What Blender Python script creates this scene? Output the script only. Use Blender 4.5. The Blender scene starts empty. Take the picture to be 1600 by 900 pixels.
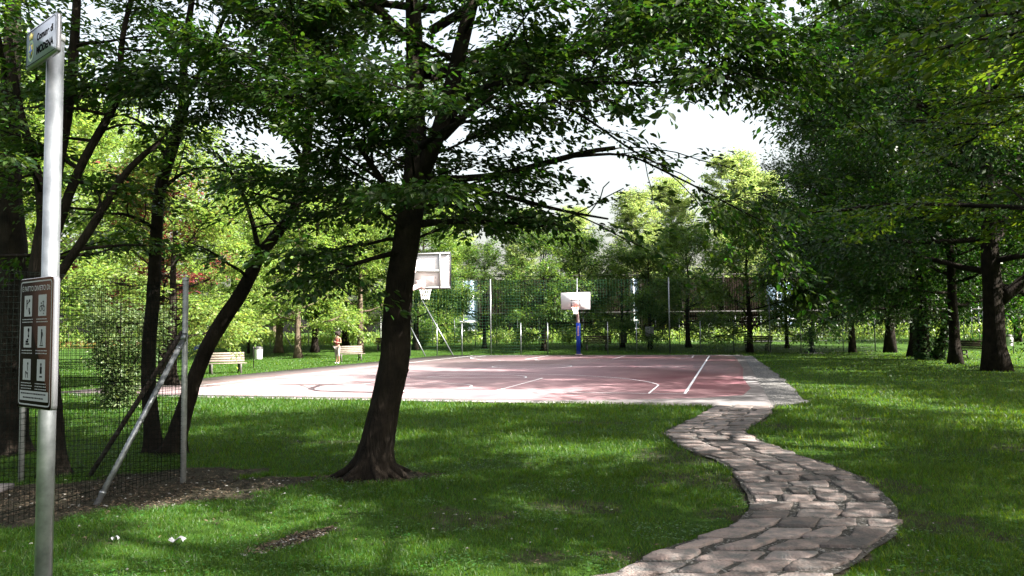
import bpy, math, random
import numpy as np
from mathutils import Vector, Matrix
PI = math.pi
C = bpy.context.scene.collection
SC = bpy.context.scene

# ---------------------------------------------------------------- camera, sky, sun, exposure
F, CAMH, PITCH, ROLL = 1200.0, 1.7, math.atan(66/1200), math.radians(0.573)
cd = bpy.data.cameras.new('camera'); cam = bpy.data.objects.new('camera', cd); C.objects.link(cam)
cd.sensor_width = 36; cd.lens = 36*F/1600; cd.clip_end = 3000; cd.clip_start = 0.05
_f = Vector((0, math.cos(PITCH), math.sin(PITCH)))
_r = Vector((math.cos(ROLL), 0, -math.sin(ROLL)))
_r = (_r - _f*_r.dot(_f)).normalized(); _u = _r.cross(_f)
m = Matrix((( _r.x, _u.x, -_f.x, 0), (_r.y, _u.y, -_f.y, 0), (_r.z, _u.z, -_f.z, CAMH), (0, 0, 0, 1)))
cam.matrix_world = m
SC.camera = cam

SUN_EL, SUN_AZ = math.radians(40), math.radians(114)   # azimuth measured clockwise from the view direction
w = bpy.data.worlds.new('World'); SC.world = w; w.use_nodes = True
nt = w.node_tree; bg = nt.nodes['Background']
sky = nt.nodes.new('ShaderNodeTexSky'); sky.sky_type = 'NISHITA'; sky.sun_disc = False
sky.sun_elevation = SUN_EL; sky.sun_rotation = SUN_AZ; sky.air_density = 1.6; sky.dust_density = 6; sky.ozone_density = 1.0
hs_ = nt.nodes.new('ShaderNodeHueSaturation'); hs_.inputs['Saturation'].default_value = .45      # thin milky haze over the blue
nt.links.new(sky.outputs[0], hs_.inputs['Color']); nt.links.new(hs_.outputs[0], bg.inputs[0]); bg.inputs[1].default_value = 0.062
sd = bpy.data.lights.new('sun', 'SUN'); sd.energy = 5.0; sd.angle = math.radians(0.53); sd.color = (1, .95, .86)
so = bpy.data.objects.new('sun', sd); C.objects.link(so)
S = Vector((math.sin(SUN_AZ)*math.cos(SUN_EL), math.cos(SUN_AZ)*math.cos(SUN_EL), math.sin(SUN_EL)))
so.rotation_euler = S.to_track_quat('Z', 'Y').to_euler(); so.location = (20, -10, 40)
vs = SC.view_settings; vs.view_transform = 'Standard'; vs.look = 'None'; vs.gamma = 1; vs.use_curve_mapping = False
vs.exposure = 2.75
cy = SC.cycles; cy.max_bounces = 7; cy.diffuse_bounces = 3; cy.glossy_bounces = 2; cy.transmission_bounces = 5
cy.transparent_max_bounces = 8; cy.use_denoising = True; cy.sample_clamp_indirect = 8
cy.caustics_reflective = False; cy.caustics_refractive = False

# ---------------------------------------------------------------- helpers
def sstep(a, b, v):
    t = np.clip((v-a)/(b-a), 0, 1); return t*t*(3-2*t)
def H(x, y):                                            # terrain height: flat park, low bank beyond the court
    return 0.55*sstep(52.5, 61, y) + 0.25*sstep(62, 80, y)
def ray(px, py):
    return (_f*F + _r*(px-800) + _u*(450-py))
def P(px, py, Y):                                       # the point at depth Y that the photo shows at (px, py)
    d = ray(px, py); t = Y/d.y
    return np.array((d.x*t, Y, CAMH + d.z*t))
def G(px, py):                                          # the ground point under (px, py)
    d = ray(px, py); y = 2.0
    last = None
    while y < 400:
        z = CAMH + d.z*y/d.y
        if z <= float(H(0, y)): break
        y *= 1.002
    t = y/d.y
    return np.array((d.x*t, y, float(H(0, y))))

class Noise:
    def __init__(s, seed, n=256):
        s.n = n; s.a = np.random.default_rng(seed).random((n, n))
    def __call__(s, x, y, sc=1.0, oct=1):
        x = np.asarray(x, float)/sc; y = np.asarray(y, float)/sc; out = 0; amp = 1; tot = 0
        for o in range(oct):
            xi = np.floor(x).astype(int); yi = np.floor(y).astype(int); fx = x-xi; fy = y-yi
            fx = fx*fx*(3-2*fx); fy = fy*fy*(3-2*fy); n = s.n
            a = s.a[xi % n, yi % n]; b = s.a[(xi+1) % n, yi % n]; c = s.a[xi % n, (yi+1) % n]; d = s.a[(xi+1) % n, (yi+1) % n]
            out = out + amp*((a*(1-fx)+b*fx)*(1-fy)+(c*(1-fx)+d*fx)*fy); tot += amp; amp *= .5; x = x*2.03+17; y = y*2.03+31
        return out/tot
N1, N2, N3 = Noise(1), Noise(2), Noise(3)

def unit(a):
    return a/np.maximum(np.linalg.norm(a, axis=-1, keepdims=True), 1e-9)

def mesh_np(name, V, polys, mat, parent=None, smooth=False):
    """polys: list of (K x n) int arrays"""
    me = bpy.data.meshes.new(name)
    V = np.asarray(V, np.float32)
    me.vertices.add(len(V)); me.vertices.foreach_set('co', V.ravel())
    loops = np.concatenate([p.ravel() for p in polys]).astype(np.int32)
    tot = np.concatenate([np.full(len(p), p.shape[1], np.int32) for p in polys])
    st = np.concatenate(([0], np.cumsum(tot)[:-1])).astype(np.int32)
    me.loops.add(len(loops)); me.loops.foreach_set('vertex_index', loops)
    me.polygons.add(len(tot)); me.polygons.foreach_set('loop_start', st); me.polygons.foreach_set('loop_total', tot)
    if smooth: me.polygons.foreach_set('use_smooth', np.ones(len(tot), bool))
    me.update(calc_edges=True)
    if mat is not None: me.materials.append(mat)
    o = bpy.data.objects.new(name, me); C.objects.link(o)
    if parent is not None: o.parent = parent
    return o

class MB:
    def __init__(s): s.V = []; s.Fs = {}; s.n = 0
    def add(s, V, faces):
        V = np.asarray(V, float).reshape(-1, 3)
        for f in faces:
            f = np.atleast_2d(np.asarray(f)) ; s.Fs.setdefault(f.shape[1], []).append(f+s.n)
        s.V.append(V); s.n += len(V)
    def box(s, c, size, rot=None, taper=1.0):
        h = np.array(size)/2
        v = np.array([(x, y, z) for z in (-1, 1) for y in (-1, 1) for x in (-1, 1)], float)
        v[4:, :2] *= taper
        v = v*h
        if rot is not None: v = v @ np.array(rot).T
        s.add(v+np.array(c), [[(0, 2, 3, 1), (4, 5, 7, 6), (0, 1, 5, 4), (2, 6, 7, 3), (0, 4, 6, 2), (1, 3, 7, 5)]])
    def tube(s, pts, rad, seg=8, cap=True, rough=0, rng=None, flare=0, lobes=5):
        pts = np.asarray(pts, float); n = len(pts); rad = np.broadcast_to(np.asarray(rad, float), (n,))
        T = np.gradient(pts, axis=0); T = unit(T)
        up = np.array((0, 0, 1.)) if abs(T[0][2]) < .9 else np.array((0, 1., 0))
        A = np.cross(T[0], up); A /= np.linalg.norm(A); th = np.arange(seg)*2*PI/seg
        V = np.empty((n, seg, 3))
        for i in range(n):
            A = A - T[i]*A.dot(T[i]); A /= np.linalg.norm(A); B = np.cross(T[i], A)
            r = np.full(seg, rad[i])
            if flare:
                hh = np.linalg.norm(pts[i]-pts[0])
                r = r*(1+flare*(.35*math.exp(-hh/.35)+1.5*math.exp(-hh/.11)*np.abs(np.cos(lobes*th/2+.7+.4*np.sin(th)))**2.5+.16*math.exp(-hh/.6)*np.cos(lobes*th+1.4)) + .05*np.cos(3*th+hh*1.5)+.03*np.cos(7*th-hh*2))
            if rough and rng is not None: r = r*(1+rough*(rng.random(seg)-.5))
            V[i] = pts[i]+np.outer(np.cos(th)*r, A)+np.outer(np.sin(th)*r, B)
        idx = np.arange(n*seg).reshape(n, seg); nx = np.roll(idx, -1, 1)
        q = np.stack([idx[:-1], nx[:-1], nx[1:], idx[1:]], -1).reshape(-1, 4)
        fs = [q]
        if cap: fs += [idx[0][::-1][None], idx[-1][None]]
        s.add(V.reshape(-1, 3), fs)
    def lathe(s, prof, c=(0, 0, 0), seg=16):
        prof = np.asarray(prof, float); th = np.arange(seg)*2*PI/seg; n = len(prof)
        V = np.stack([np.outer(prof[:, 0], np.cos(th)), np.outer(prof[:, 0], np.sin(th)), np.repeat(prof[:, 1:2], seg, 1)], -1)+np.array(c)
        idx = np.arange(n*seg).reshape(n, seg); nx = np.roll(idx, -1, 1)
        s.add(V.reshape(-1, 3), [np.stack([idx[:-1], nx[:-1], nx[1:], idx[1:]], -1).reshape(-1, 4)])
    def prism(s, poly, o, ax, ay, az, t):               # 2D outline extruded by t along az
        poly = np.asarray(poly, float); n = len(poly); o = np.array(o, float); ax, ay, az = map(np.array, (ax, ay, az))
        a = o+np.outer(poly[:, 0], ax)+np.outer(poly[:, 1], ay); b = a+az*t
        i = np.arange(n); j = (i+1) % n
        s.add(np.vstack([a, b]), [i[::-1][None], (i+n)[None], np.stack([i, j, j+n, i+n], -1)])
    def build(s, name, mat, parent=None, smooth=False):
        return mesh_np(name, np.vstack(s.V), [np.vstack(v) for v in s.Fs.values()], mat, parent, smooth)

_used = {}
def tag(o, label, cat, group=None, kind=None):
    if label: o['label'] = label
    if cat: o['category'] = cat
    if group: o['group'] = group
    if kind: o['kind'] = kind
    return o
def empty(name, loc=(0, 0, 0), rz=0):
    o = bpy.data.objects.new(name, None); C.objects.link(o); o.location = [float(v) for v in loc]; o.rotation_euler = (0, 0, rz); return o
def copy_tree(o, parent=None):
    c = o.copy(); C.objects.link(c); c.parent = parent
    for ch in list(o.children): copy_tree(ch, c)
    return c
def structure(o): o['kind'] = 'structure'; return o

# ---------------------------------------------------------------- materials
def mat(name, col, rough=.8, metal=0, spec=.3, var=0, scale=5, col2=None, bump=0, bscale=None, detail=4, island=0, lo=.35, hi=.65, coat=0):
    m = bpy.data.materials.new(name); m.use_nodes = True; t = m.node_tree; b = t.nodes['Principled BSDF']
    b.inputs['Roughness'].default_value = rough; b.inputs['Metallic'].default_value = metal
    b.inputs['Specular IOR Level'].default_value = spec; b.inputs['Coat Weight'].default_value = coat
    col = (*col, 1); last = None
    tc = t.nodes.new('ShaderNodeTexCoord')
    if col2 is not None:
        n = t.nodes.new('ShaderNodeTexNoise'); n.inputs['Scale'].default_value = scale; n.inputs['Detail'].default_value = detail
        n.inputs['Roughness'].default_value = .65
        t.links.new(tc.outputs['Object'], n.inputs['Vector'])
        r = t.nodes.new('ShaderNodeMapRange'); r.inputs[1].default_value = lo; r.inputs[2].default_value = hi; t.links.new(n.outputs[0], r.inputs[0])
        mx = t.nodes.new('ShaderNodeMix'); mx.data_type = 'RGBA'; mx.inputs[6].default_value = col; mx.inputs[7].default_value = (*col2, 1)
        t.links.new(r.outputs[0], mx.inputs[0]); last = mx.outputs[2]
    if island:
        g = t.nodes.new('ShaderNodeNewGeometry'); hs = t.nodes.new('ShaderNodeHueSaturation')
        mr = t.nodes.new('ShaderNodeMapRange'); mr.inputs[3].default_value = 1-island; mr.inputs[4].default_value = 1+island
        t.links.new(g.outputs['Random Per Island'], mr.inputs[0]); t.links.new(mr.outputs[0], hs.inputs['Value'])
        if last: t.links.new(last, hs.inputs['Color'])
        else: hs.inputs['Color'].default_value = col
        last = hs.outputs[0]
    if last: t.links.new(last, b.inputs['Base Color'])
    else: b.inputs['Base Color'].default_value = col
    if bump:
        n = t.nodes.new('ShaderNodeTexNoise'); n.inputs['Scale'].default_value = bscale or scale*6; n.inputs['Detail'].default_value = 5
        t.links.new(tc.outputs['Object'], n.inputs['Vector'])
        bp = t.nodes.new('ShaderNodeBump'); bp.inputs['Strength'].default_value = bump; bp.inputs['Distance'].default_value = .02
        t.links.new(n.outputs[0], bp.inputs['Height']); t.links.new(bp.outputs[0], b.inputs['Normal'])
    return m

def leaf_mat(name, col, tcol, trans=.45, var=.35, hue=.03, rough=.45):
    m = bpy.data.materials.new(name); m.use_nodes = True; t = m.node_tree; b = t.nodes['Principled BSDF']; out = t.nodes['Material Output']
    b.inputs['Roughness'].default_value = rough; b.inputs['Specular IOR Level'].default_value = .35
    g = t.nodes.new('ShaderNodeNewGeometry')
    def shade(c):
        hs = t.nodes.new('ShaderNodeHueSaturation'); hs.inputs['Color'].default_value = (*c, 1)
        mr = t.nodes.new('ShaderNodeMapRange'); mr.inputs[3].default_value = 1-var; mr.inputs[4].default_value = 1+var
        mh = t.nodes.new('ShaderNodeMapRange'); mh.inputs[3].default_value = .5-hue; mh.inputs[4].default_value = .5+hue
        ml = t.nodes.new('ShaderNodeMath'); ml.operation = 'FRACT'; mm = t.nodes.new('ShaderNodeMath'); mm.operation = 'MULTIPLY'; mm.inputs[1].default_value = 17.3
        t.links.new(g.outputs['Random Per Island'], mr.inputs[0]); t.links.new(g.outputs['Random Per Island'], mm.inputs[0]); t.links.new(mm.outputs[0], ml.inputs[0])
        t.links.new(ml.outputs[0], mh.inputs[0]); t.links.new(mr.outputs[0], hs.inputs['Value']); t.links.new(mh.outputs[0], hs.inputs['Hue'])
        return hs.outputs[0]
    t.links.new(shade(col), b.inputs['Base Color'])
    tr = t.nodes.new('ShaderNodeBsdfTranslucent'); t.links.new(shade(tcol), tr.inputs[0])
    mx = t.nodes.new('ShaderNodeMixShader'); mx.inputs[0].default_value = trans
    t.links.new(b.outputs[0], mx.inputs[1]); t.links.new(tr.outputs[0], mx.inputs[2]); t.links.new(mx.outputs[0], out.inputs[0])
    return m

def bark_mat(name, c1, c2, bump=.9):
    m = mat(name, c1, rough=.95, spec=.1, col2=c2, scale=4, detail=6)
    t = m.node_tree; b = t.nodes['Principled BSDF']; tc = t.nodes.new('ShaderNodeTexCoord'); mp = t.nodes.new('ShaderNodeMapping')
    mp.inputs['Scale'].default_value = (14, 14, 2.2); t.links.new(tc.outputs['Object'], mp.inputs[0])
    n = t.nodes.new('ShaderNodeTexNoise'); n.inputs['Scale'].default_value = 1.6; n.inputs['Detail'].default_value = 6; n.inputs['Distortion'].default_value = .6
    t.links.new(mp.outputs[0], n.inputs['Vector'])
    bp = t.nodes.new('ShaderNodeBump'); bp.inputs['Strength'].default_value = bump; bp.inputs['Distance'].default_value = .05
    t.links.new(n.outputs[0], bp.inputs['Height']); t.links.new(bp.outputs[0], b.inputs['Normal'])
    return m

M = {}
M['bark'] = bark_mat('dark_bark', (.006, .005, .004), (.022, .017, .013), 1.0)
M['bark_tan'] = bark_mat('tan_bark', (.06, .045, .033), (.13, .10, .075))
M['leaf'] = leaf_mat('elm_leaf', (.018, .040, .007), (.050, .120, .008), .38)
M['leaf2'] = leaf_mat('left_leaf', (.020, .044, .008), (.075, .16, .010), .40)
M['leaf_warm'] = leaf_mat('warm_leaf', (.024, .050, .008), (.105, .18, .009), .43)
M['leaf_dark'] = leaf_mat('dark_leaf', (.017, .040, .008), (.045, .125, .008), .36)
M['leaf_blue'] = leaf_mat('evergreen_leaf', (.018, .036, .008), (.045, .095, .010), .25, var=.4)
M['leaf_lime'] = leaf_mat('lime_leaf', (.11, .165, .035), (.25, .37, .05), .5)
M['leaf_mid'] = leaf_mat('mid_leaf', (.048, .090, .018), (.13, .23, .025), .45)
M['leaf_poplar'] = leaf_mat('poplar_leaf', (.17, .22, .07), (.34, .44, .11), .5)
M['leaf_red'] = leaf_mat('plum_leaf', (.11, .032, .025), (.30, .07, .05), .5)
M['leaf_pale'] = leaf_mat('pale_leaf', (.075, .11, .04), (.13, .2, .04), .35)
M['clover'] = leaf_mat('clover_leaf', (.032, .085, .012), (.09, .19, .012), .35)
M['weed'] = leaf_mat('weed_leaf', (.13, .19, .035), (.26, .38, .05), .45)
M['blade'] = leaf_mat('grass_blade', (.018, .058, .002), (.135, .23, .003), .40, var=.45, hue=.035, rough=.5)
M['steel'] = mat('galvanised_steel', (.25, .265, .28), rough=.4, metal=.75, col2=(.15, .16, .175), scale=14, spec=.5)
M['steel_dull'] = mat('dull_steel', (.34, .35, .35), rough=.55, metal=.4, col2=(.22, .23, .23), scale=20)
M['brace_dark'] = mat('rusty_brace', (.035, .026, .022), rough=.8, spec=.1, col2=(.09, .08, .075), scale=9, lo=.5, hi=.7)
M['wire'] = mat('fence_wire', (.004, .006, .005), rough=.9, spec=.05)
M['net_green'] = mat('green_net', (.025, .075, .045), rough=.9, spec=.05)
M['white'] = mat('white_paint', (.75, .75, .74), rough=.45, col2=(.68, .68, .67), scale=3)
M['sign_white'] = mat('sign_white', (.25, .27, .33), rough=1, spec=0)
M['sign_brown'] = mat('sign_brown', (.010, .0055, .0036), rough=.8, spec=.03)
M['sign_back'] = mat('sign_edge', (.18, .18, .20), rough=.35, metal=.6)
M['sign_frame'] = mat('sign_line_white', (.27, .27, .29), rough=.8, spec=.05)
M['ink'] = mat('black_ink', (.008, .008, .009), rough=1, spec=0)
M['gold'] = mat('crest_gold', (.5, .40, .10), rough=.5)
M['cblue'] = mat('crest_blue', (.06, .12, .42), rough=.5)
M['cgreen'] = mat('crest_green', (.22, .30, .16), rough=.5)
M['board'] = mat('backboard_white', (.72, .68, .70), rough=.4)
M['board_back'] = mat('backboard_back', (.58, .58, .62), rough=.5)
M['boardline'] = mat('backboard_line', (.02, .02, .025), rough=.5)
M['rim'] = mat('orange_rim', (.55, .10, .04), rough=.45)
M['cord'] = mat('white_cord', (.75, .75, .72), rough=.8)
M['pad'] = mat('blue_pad', (.006, .03, .26), rough=.4)
M['padtxt'] = mat('pad_lettering', (.55, .30, .36), rough=.5)
M['arm'] = mat('pink_white_paint', (.62, .48, .46), rough=.45)
M['bench_wood'] = mat('weathered_slats', (.17, .145, .12), rough=.75, col2=(.11, .09, .072), scale=8)
M['bench_dark'] = mat('dark_slats', (.03, .018, .014), rough=.6, col2=(.05, .03, .02), scale=8)
M['iron'] = mat('cast_iron', (.05, .045, .04), rough=.5)
M['fount'] = mat('green_iron', (.004, .008, .007), rough=.7, spec=.08)
M['bin'] = mat('bin_metal', (.55, .55, .54), rough=.4, metal=.3)
M['bin_dark'] = mat('bin_dark', (.03, .03, .03), rough=.5)
M['skin'] = mat('skin', (.22, .12, .085), rough=.55)
M['hair'] = mat('hair', (.018, .012, .010), rough=.7)
M['top'] = mat('rose_top', (.20, .03, .03), rough=.85)
M['trous'] = mat('pale_trousers', (.24, .20, .19), rough=.85)
M['shoe'] = mat('white_shoe', (.7, .68, .66), rough=.6)
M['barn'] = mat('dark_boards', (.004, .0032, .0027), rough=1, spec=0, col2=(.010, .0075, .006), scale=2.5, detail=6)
M['barn_post'] = mat('barrier_post', (.012, .010, .009), rough=.9, spec=.05)
M['barn_rail'] = mat('barrier_rail', (.07, .065, .065), rough=.8)
M['paper'] = mat('paper', (.28, .28, .30), rough=.8)
M['orange'] = mat('orange_netting', (.22, .06, .03), rough=.7)
M['bluecloth'] = mat('blue_tarp', (.03, .04, .35), rough=.6)
M['concrete'] = mat('court_concrete', (.14, .13, .135), rough=.9, col2=(.085, .078, .08), scale=1.3, bump=.15, bscale=60, detail=8)
M['line'] = mat('court_line_paint', (.78, .77, .78), rough=.7, col2=(.6, .58, .6), scale=6)
M['stone'] = mat('porphyry_stone', (.235, .178, .160), rough=.9, col2=(.105, .100, .097), scale=7, bump=1.0, bscale=45, detail=10, island=.42, lo=.35, hi=.62)
M['litter'] = mat('dry_leaves', (.055, .040, .026), rough=.9, island=.7)
M['pebble'] = mat('pebbles', (.12, .115, .11), rough=.9, island=.45)
M['pale_pebble'] = mat('pale_pebbles', (.22, .21, .195), rough=.9, island=.5)
M['asphalt'] = mat('pale_path', (.36, .34, .31), rough=.9, col2=(.28, .27, .25), scale=3)
# court paint: faded red with worn pale patches; left side paled further to imitate sun glare
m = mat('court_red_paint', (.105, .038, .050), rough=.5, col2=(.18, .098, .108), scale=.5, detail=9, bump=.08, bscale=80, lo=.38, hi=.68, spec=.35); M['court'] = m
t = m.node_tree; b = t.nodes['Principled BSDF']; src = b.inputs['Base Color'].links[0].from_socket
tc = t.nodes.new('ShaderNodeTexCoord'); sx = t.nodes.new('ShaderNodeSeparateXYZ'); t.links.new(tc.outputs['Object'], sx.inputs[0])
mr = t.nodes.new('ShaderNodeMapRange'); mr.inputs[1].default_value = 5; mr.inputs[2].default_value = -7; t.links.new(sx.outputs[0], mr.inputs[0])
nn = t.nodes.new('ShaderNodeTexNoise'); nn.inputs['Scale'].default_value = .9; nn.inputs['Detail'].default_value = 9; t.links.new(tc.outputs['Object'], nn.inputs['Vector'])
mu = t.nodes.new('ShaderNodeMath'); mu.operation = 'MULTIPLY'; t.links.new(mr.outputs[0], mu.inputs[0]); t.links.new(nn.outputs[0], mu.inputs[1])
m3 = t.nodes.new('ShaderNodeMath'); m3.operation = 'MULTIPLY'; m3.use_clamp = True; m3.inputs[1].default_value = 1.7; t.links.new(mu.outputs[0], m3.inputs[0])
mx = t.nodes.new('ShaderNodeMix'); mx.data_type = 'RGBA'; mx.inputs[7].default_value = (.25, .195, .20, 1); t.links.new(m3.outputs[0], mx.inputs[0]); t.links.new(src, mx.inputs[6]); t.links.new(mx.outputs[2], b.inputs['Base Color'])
# gravel bed between the stones
M['bed'] = mat('gravel_bed', (.060, .054, .048), rough=.95, col2=(.020, .018, .015), scale=45, detail=3, bump=.8, bscale=70)
M['glass'] = mat('pale_blue_glazing', (.17, .25, .36), rough=.15, spec=.6, col2=(.26, .33, .42), scale=.6)  # opaque panes: the pale blue of reflected sky is put into the base colour
# ground: green turf where 'soil' is 0, dark earth where it is 1
m = bpy.data.materials.new('turf_and_soil'); m.use_nodes = True; t = m.node_tree; b = t.nodes['Principled BSDF']; b.inputs['Roughness'].default_value = .95; b.inputs['Specular IOR Level'].default_value = .1
tc = t.nodes.new('ShaderNodeTexCoord')
def nz(sc, det=5):
    n = t.nodes.new('ShaderNodeTexNoise'); n.inputs['Scale'].default_value = sc; n.inputs['Detail'].default_value = det; n.inputs['Roughness'].default_value = .7; t.links.new(tc.outputs['Object'], n.inputs['Vector']); return n.outputs[0]
def mixc(f, a, b_):
    x = t.nodes.new('ShaderNodeMix'); x.data_type = 'RGBA'
    if hasattr(f, 'links'): t.links.new(f, x.inputs[0])
    else: x.inputs[0].default_value = f
    for i, c in ((6, a), (7, b_)):
        if isinstance(c, tuple): x.inputs[i].default_value = (*c, 1)
        else: t.links.new(c, x.inputs[i])
    return x.outputs[2]
def rng_(f, a, b_):
    r = t.nodes.new('ShaderNodeMapRange'); r.inputs[1].default_value = a; r.inputs[2].default_value = b_; t.links.new(f, r.inputs[0]); return r.outputs[0]
gr = mixc(rng_(nz(.35), .35, .65), (.020, .050, .004), (.03, .064, .006))
gr = mixc(rng_(nz(9, 8), .4, .66), gr, (.022, .05, .007))
so_ = mixc(rng_(nz(16, 8), .35, .65), (.016, .014, .009), (.042, .038, .025))
at = t.nodes.new('ShaderNodeAttribute'); at.attribute_name = 'soil'
mm = t.nodes.new('ShaderNodeMath'); mm.operation = 'ADD'; t.links.new(at.outputs['Fac'], mm.inputs[0])
m2 = t.nodes.new('ShaderNodeMath'); m2.operation = 'MULTIPLY_ADD'; t.links.new(nz(7, 6), m2.inputs[0]); m2.inputs[1].default_value = .9; m2.inputs[2].default_value = -.45
t.links.new(m2.outputs[0], mm.inputs[1])
t.links.new(mixc(rng_(mm.outputs[0], .38, .62), gr, so_), b.inputs['Base Color'])
bp = t.nodes.new('ShaderNodeBump'); bp.inputs['Strength'].default_value = .6; bp.inputs['Distance'].default_value = .04; t.links.new(nz(28, 6), bp.inputs['Height']); t.links.new(bp.outputs[0], b.inputs['Normal'])
M['ground'] = m

# ---------------------------------------------------------------- court frame
CO = G(1070, 619); TH = math.radians(15.6)
CU = np.array((math.sin(TH), math.cos(TH), 0)); CV = np.array((-math.cos(TH), math.sin(TH), 0))   # along the court, across to its far side
def K(u, v, z=0): return CO*np.array((1, 1, 0)) + CU*u + CV*v + np.array((0, 0, z))
def uv(x, y):
    dx = x-CO[0]; dy = y-CO[1]; return dx*CU[0]+dy*CU[1], dx*CV[0]+dy*CV[1]
U0, U1, V0, V1 = -2.3, 29.6, -1.95, 17.6

# path edges, read off the photo and laid on the ground
EDGE = [(8, 470, 770), (60, 385, 750), (100, 300, 690), (130, 240, 645), (155, 192, 615), (175, 215, 645), (205, 250, 700), (235, 300, 785), (265, 370, 850),
        (290, 450, 940), (320, 500, 1040), (350, 540, 1110), (380, 570, 1180), (420, 600, 1250), (470, 630, 1320), (520, 650, 1375), (560, 640, 1395), (600, 600, 1400),
        (650, 530, 1400), (700, 400, 1390), (740, 260, 1330), (790, 120, 1240), (840, 40, 1190), (890, -60, 1110)]
pe = []
for (yy, xl, xr) in EDGE:
    py = 630+yy/3.333; pl = G(980+xl/3.333, py); pr = G(980+xr/3.333, py); pe.append((.5*(pl[1]+pr[1]), pl[0], pr[0]))
pe += [(4.6, -.45, 1.05), (3.9, -1.4, .1), (3.0, -3.0, -1.4)]
pe = np.array(pe)[::-1]                                  # increasing y
def path_lr(y): return np.interp(y, pe[:, 0], pe[:, 1]), np.interp(y, pe[:, 0], pe[:, 2])
PY0, PY1 = pe[0, 0], pe[-1, 0]

MULCH = [(G(120, 775), 2.6, .85, .28), (G(280, 742), .95, .5, .1), (G(30, 790), 2.0, .9, .3)]
MAIN = G(583, 744)
SPOTS = [(MAIN, .75, .42, 0), (G(455, 846), .15, .50, -.55), (G(740, 812), .55, .45, 0), (G(700, 800), .3, .3, 0), (G(1080, 745), .8, .8, .2), (G(1060, 715), .5, .9, .2), (G(1130, 800), .4, .3, 0),
         (G(1115, 850), .45, .35, 0), (G(925, 662), .9, .25, 0), (G(1540, 833), .3, .25, 0), (G(1450, 812), .45, .5, 0), (G(1400, 760), .3, .6, 0), (G(520, 690), 1.0, .3, 0), (G(1600, 700), .6, .5, 0),
         (G(1345, 655), .5, .4, 0), (G(1180, 660), .5, 1.2, .3), (G(900, 790), .5, .4, 0), (G(845, 870), .3, .25, 0), (G(1000, 870), .5, .2, 0)]
def soil(x, y):
    s = np.zeros_like(np.asarray(x, float))
    for lst, k in ((MULCH, 1.0), (SPOTS[:2], .9), (SPOTS[2:], .54)):
        for (c, a, b, r) in lst:
            dx = x-c[0]; dy = y-c[1]; cr, sr = math.cos(r), math.sin(r)
            d = np.sqrt(((dx*cr+dy*sr)/a)**2+((-dx*sr+dy*cr)/b)**2) + (N1(x, y, .35, 3)-.5)*.9
            s = np.maximum(s, k*(1-sstep(.75, 1.2, d)))
    l, r = path_lr(y); d = np.maximum(l-x, x-r); d = np.where((y > PY0-.2) & (y < PY1+.2), d, 9)
    s = np.maximum(s, .85*(1-sstep(.0, .13, d+(N2(x, y, .25, 3)-.5)*.35)))
    s = np.maximum(s, .45*sstep(.62, .80, N3(x+9, y+4, .8, 4)))
    return s
def on_court(x, y, pad=0):
    u, v = uv(x, y); return ((u > U0-pad) & (u < U1+pad) & (v > V0-pad-.02) & (v < V1+pad)) | ((u > U0+.1) & (u < U1-1) & (v < V0) & (v > V0-gw(u)))
def on_hard(x, y, pad=0):
    u, v = uv(x, y); pc_ = np.maximum(pad, .02); a = (u > U0-pc_) & (u < U1+pc_) & (v > V0-pc_-.02) & (v < V1+pc_)
    l, r = path_lr(y); b = (y > PY0) & (y < PY1+.15) & (x > l-pad) & (x < r+pad)
    g = (u > U0+.1) & (u < U1-1) & (v < V0) & (v > V0-gw(u))
    return a | b | g
def gw(u): return .80*(1-sstep(6, 30, u)*.35)*(.85+.3*N2(u, u*0, 1.3, 2)) * sstep(U0-.4, U0+1.2, u)

# ---------------------------------------------------------------- ground
def axis(dense0, dense1, st, far, g=1.12):
    a = list(np.arange(dense0, dense1+1e-6, st)); s = st
    while a[-1] < far: s *= g; a.append(a[-1]+s)
    s = st
    while a[0] > -far: s *= g; a.insert(0, a[0]-s)
    return np.array(a)
gx = axis(-11, 13, .11, 600); gy = axis(1.0, 20, .11, 900); gy = gy[gy > -150]
X, Y = np.meshgrid(gx, gy, indexing='ij')
hard = on_court(X, Y, .05); onp = on_hard(X, Y, .12) & ~hard
Z = H(X, Y) + np.where(Y < 50, (N1(X, Y, .5, 3)-.5)*.05 + (N2(X, Y, 3, 2)-.5)*.05, 0)*np.where(np.abs(X) < 20, 1, 0)
Z = np.where(hard, np.where(Y < 50, -.03, H(X, Y)-.03), Z)
Z = np.where(onp, -.012, Z)
idx = np.arange(X.size).reshape(X.shape)
q = np.stack([idx[:-1, :-1], idx[1:, :-1], idx[1:, 1:], idx[:-1, 1:]], -1).reshape(-1, 4)
gro = structure(mesh_np('ground', np.stack([X, Y, Z], -1).reshape(-1, 3), [q], M['ground'], smooth=True))
sa = gro.data.attributes.new('soil', 'FLOAT', 'POINT'); sa.data.foreach_set('value', soil(X, Y).ravel().astype(np.float32))
def gz(x, y):
    return H(x, y) + (N1(x, y, .5, 3)-.5)*.05 + (N2(x, y, 3, 2)-.5)*.05

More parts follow.
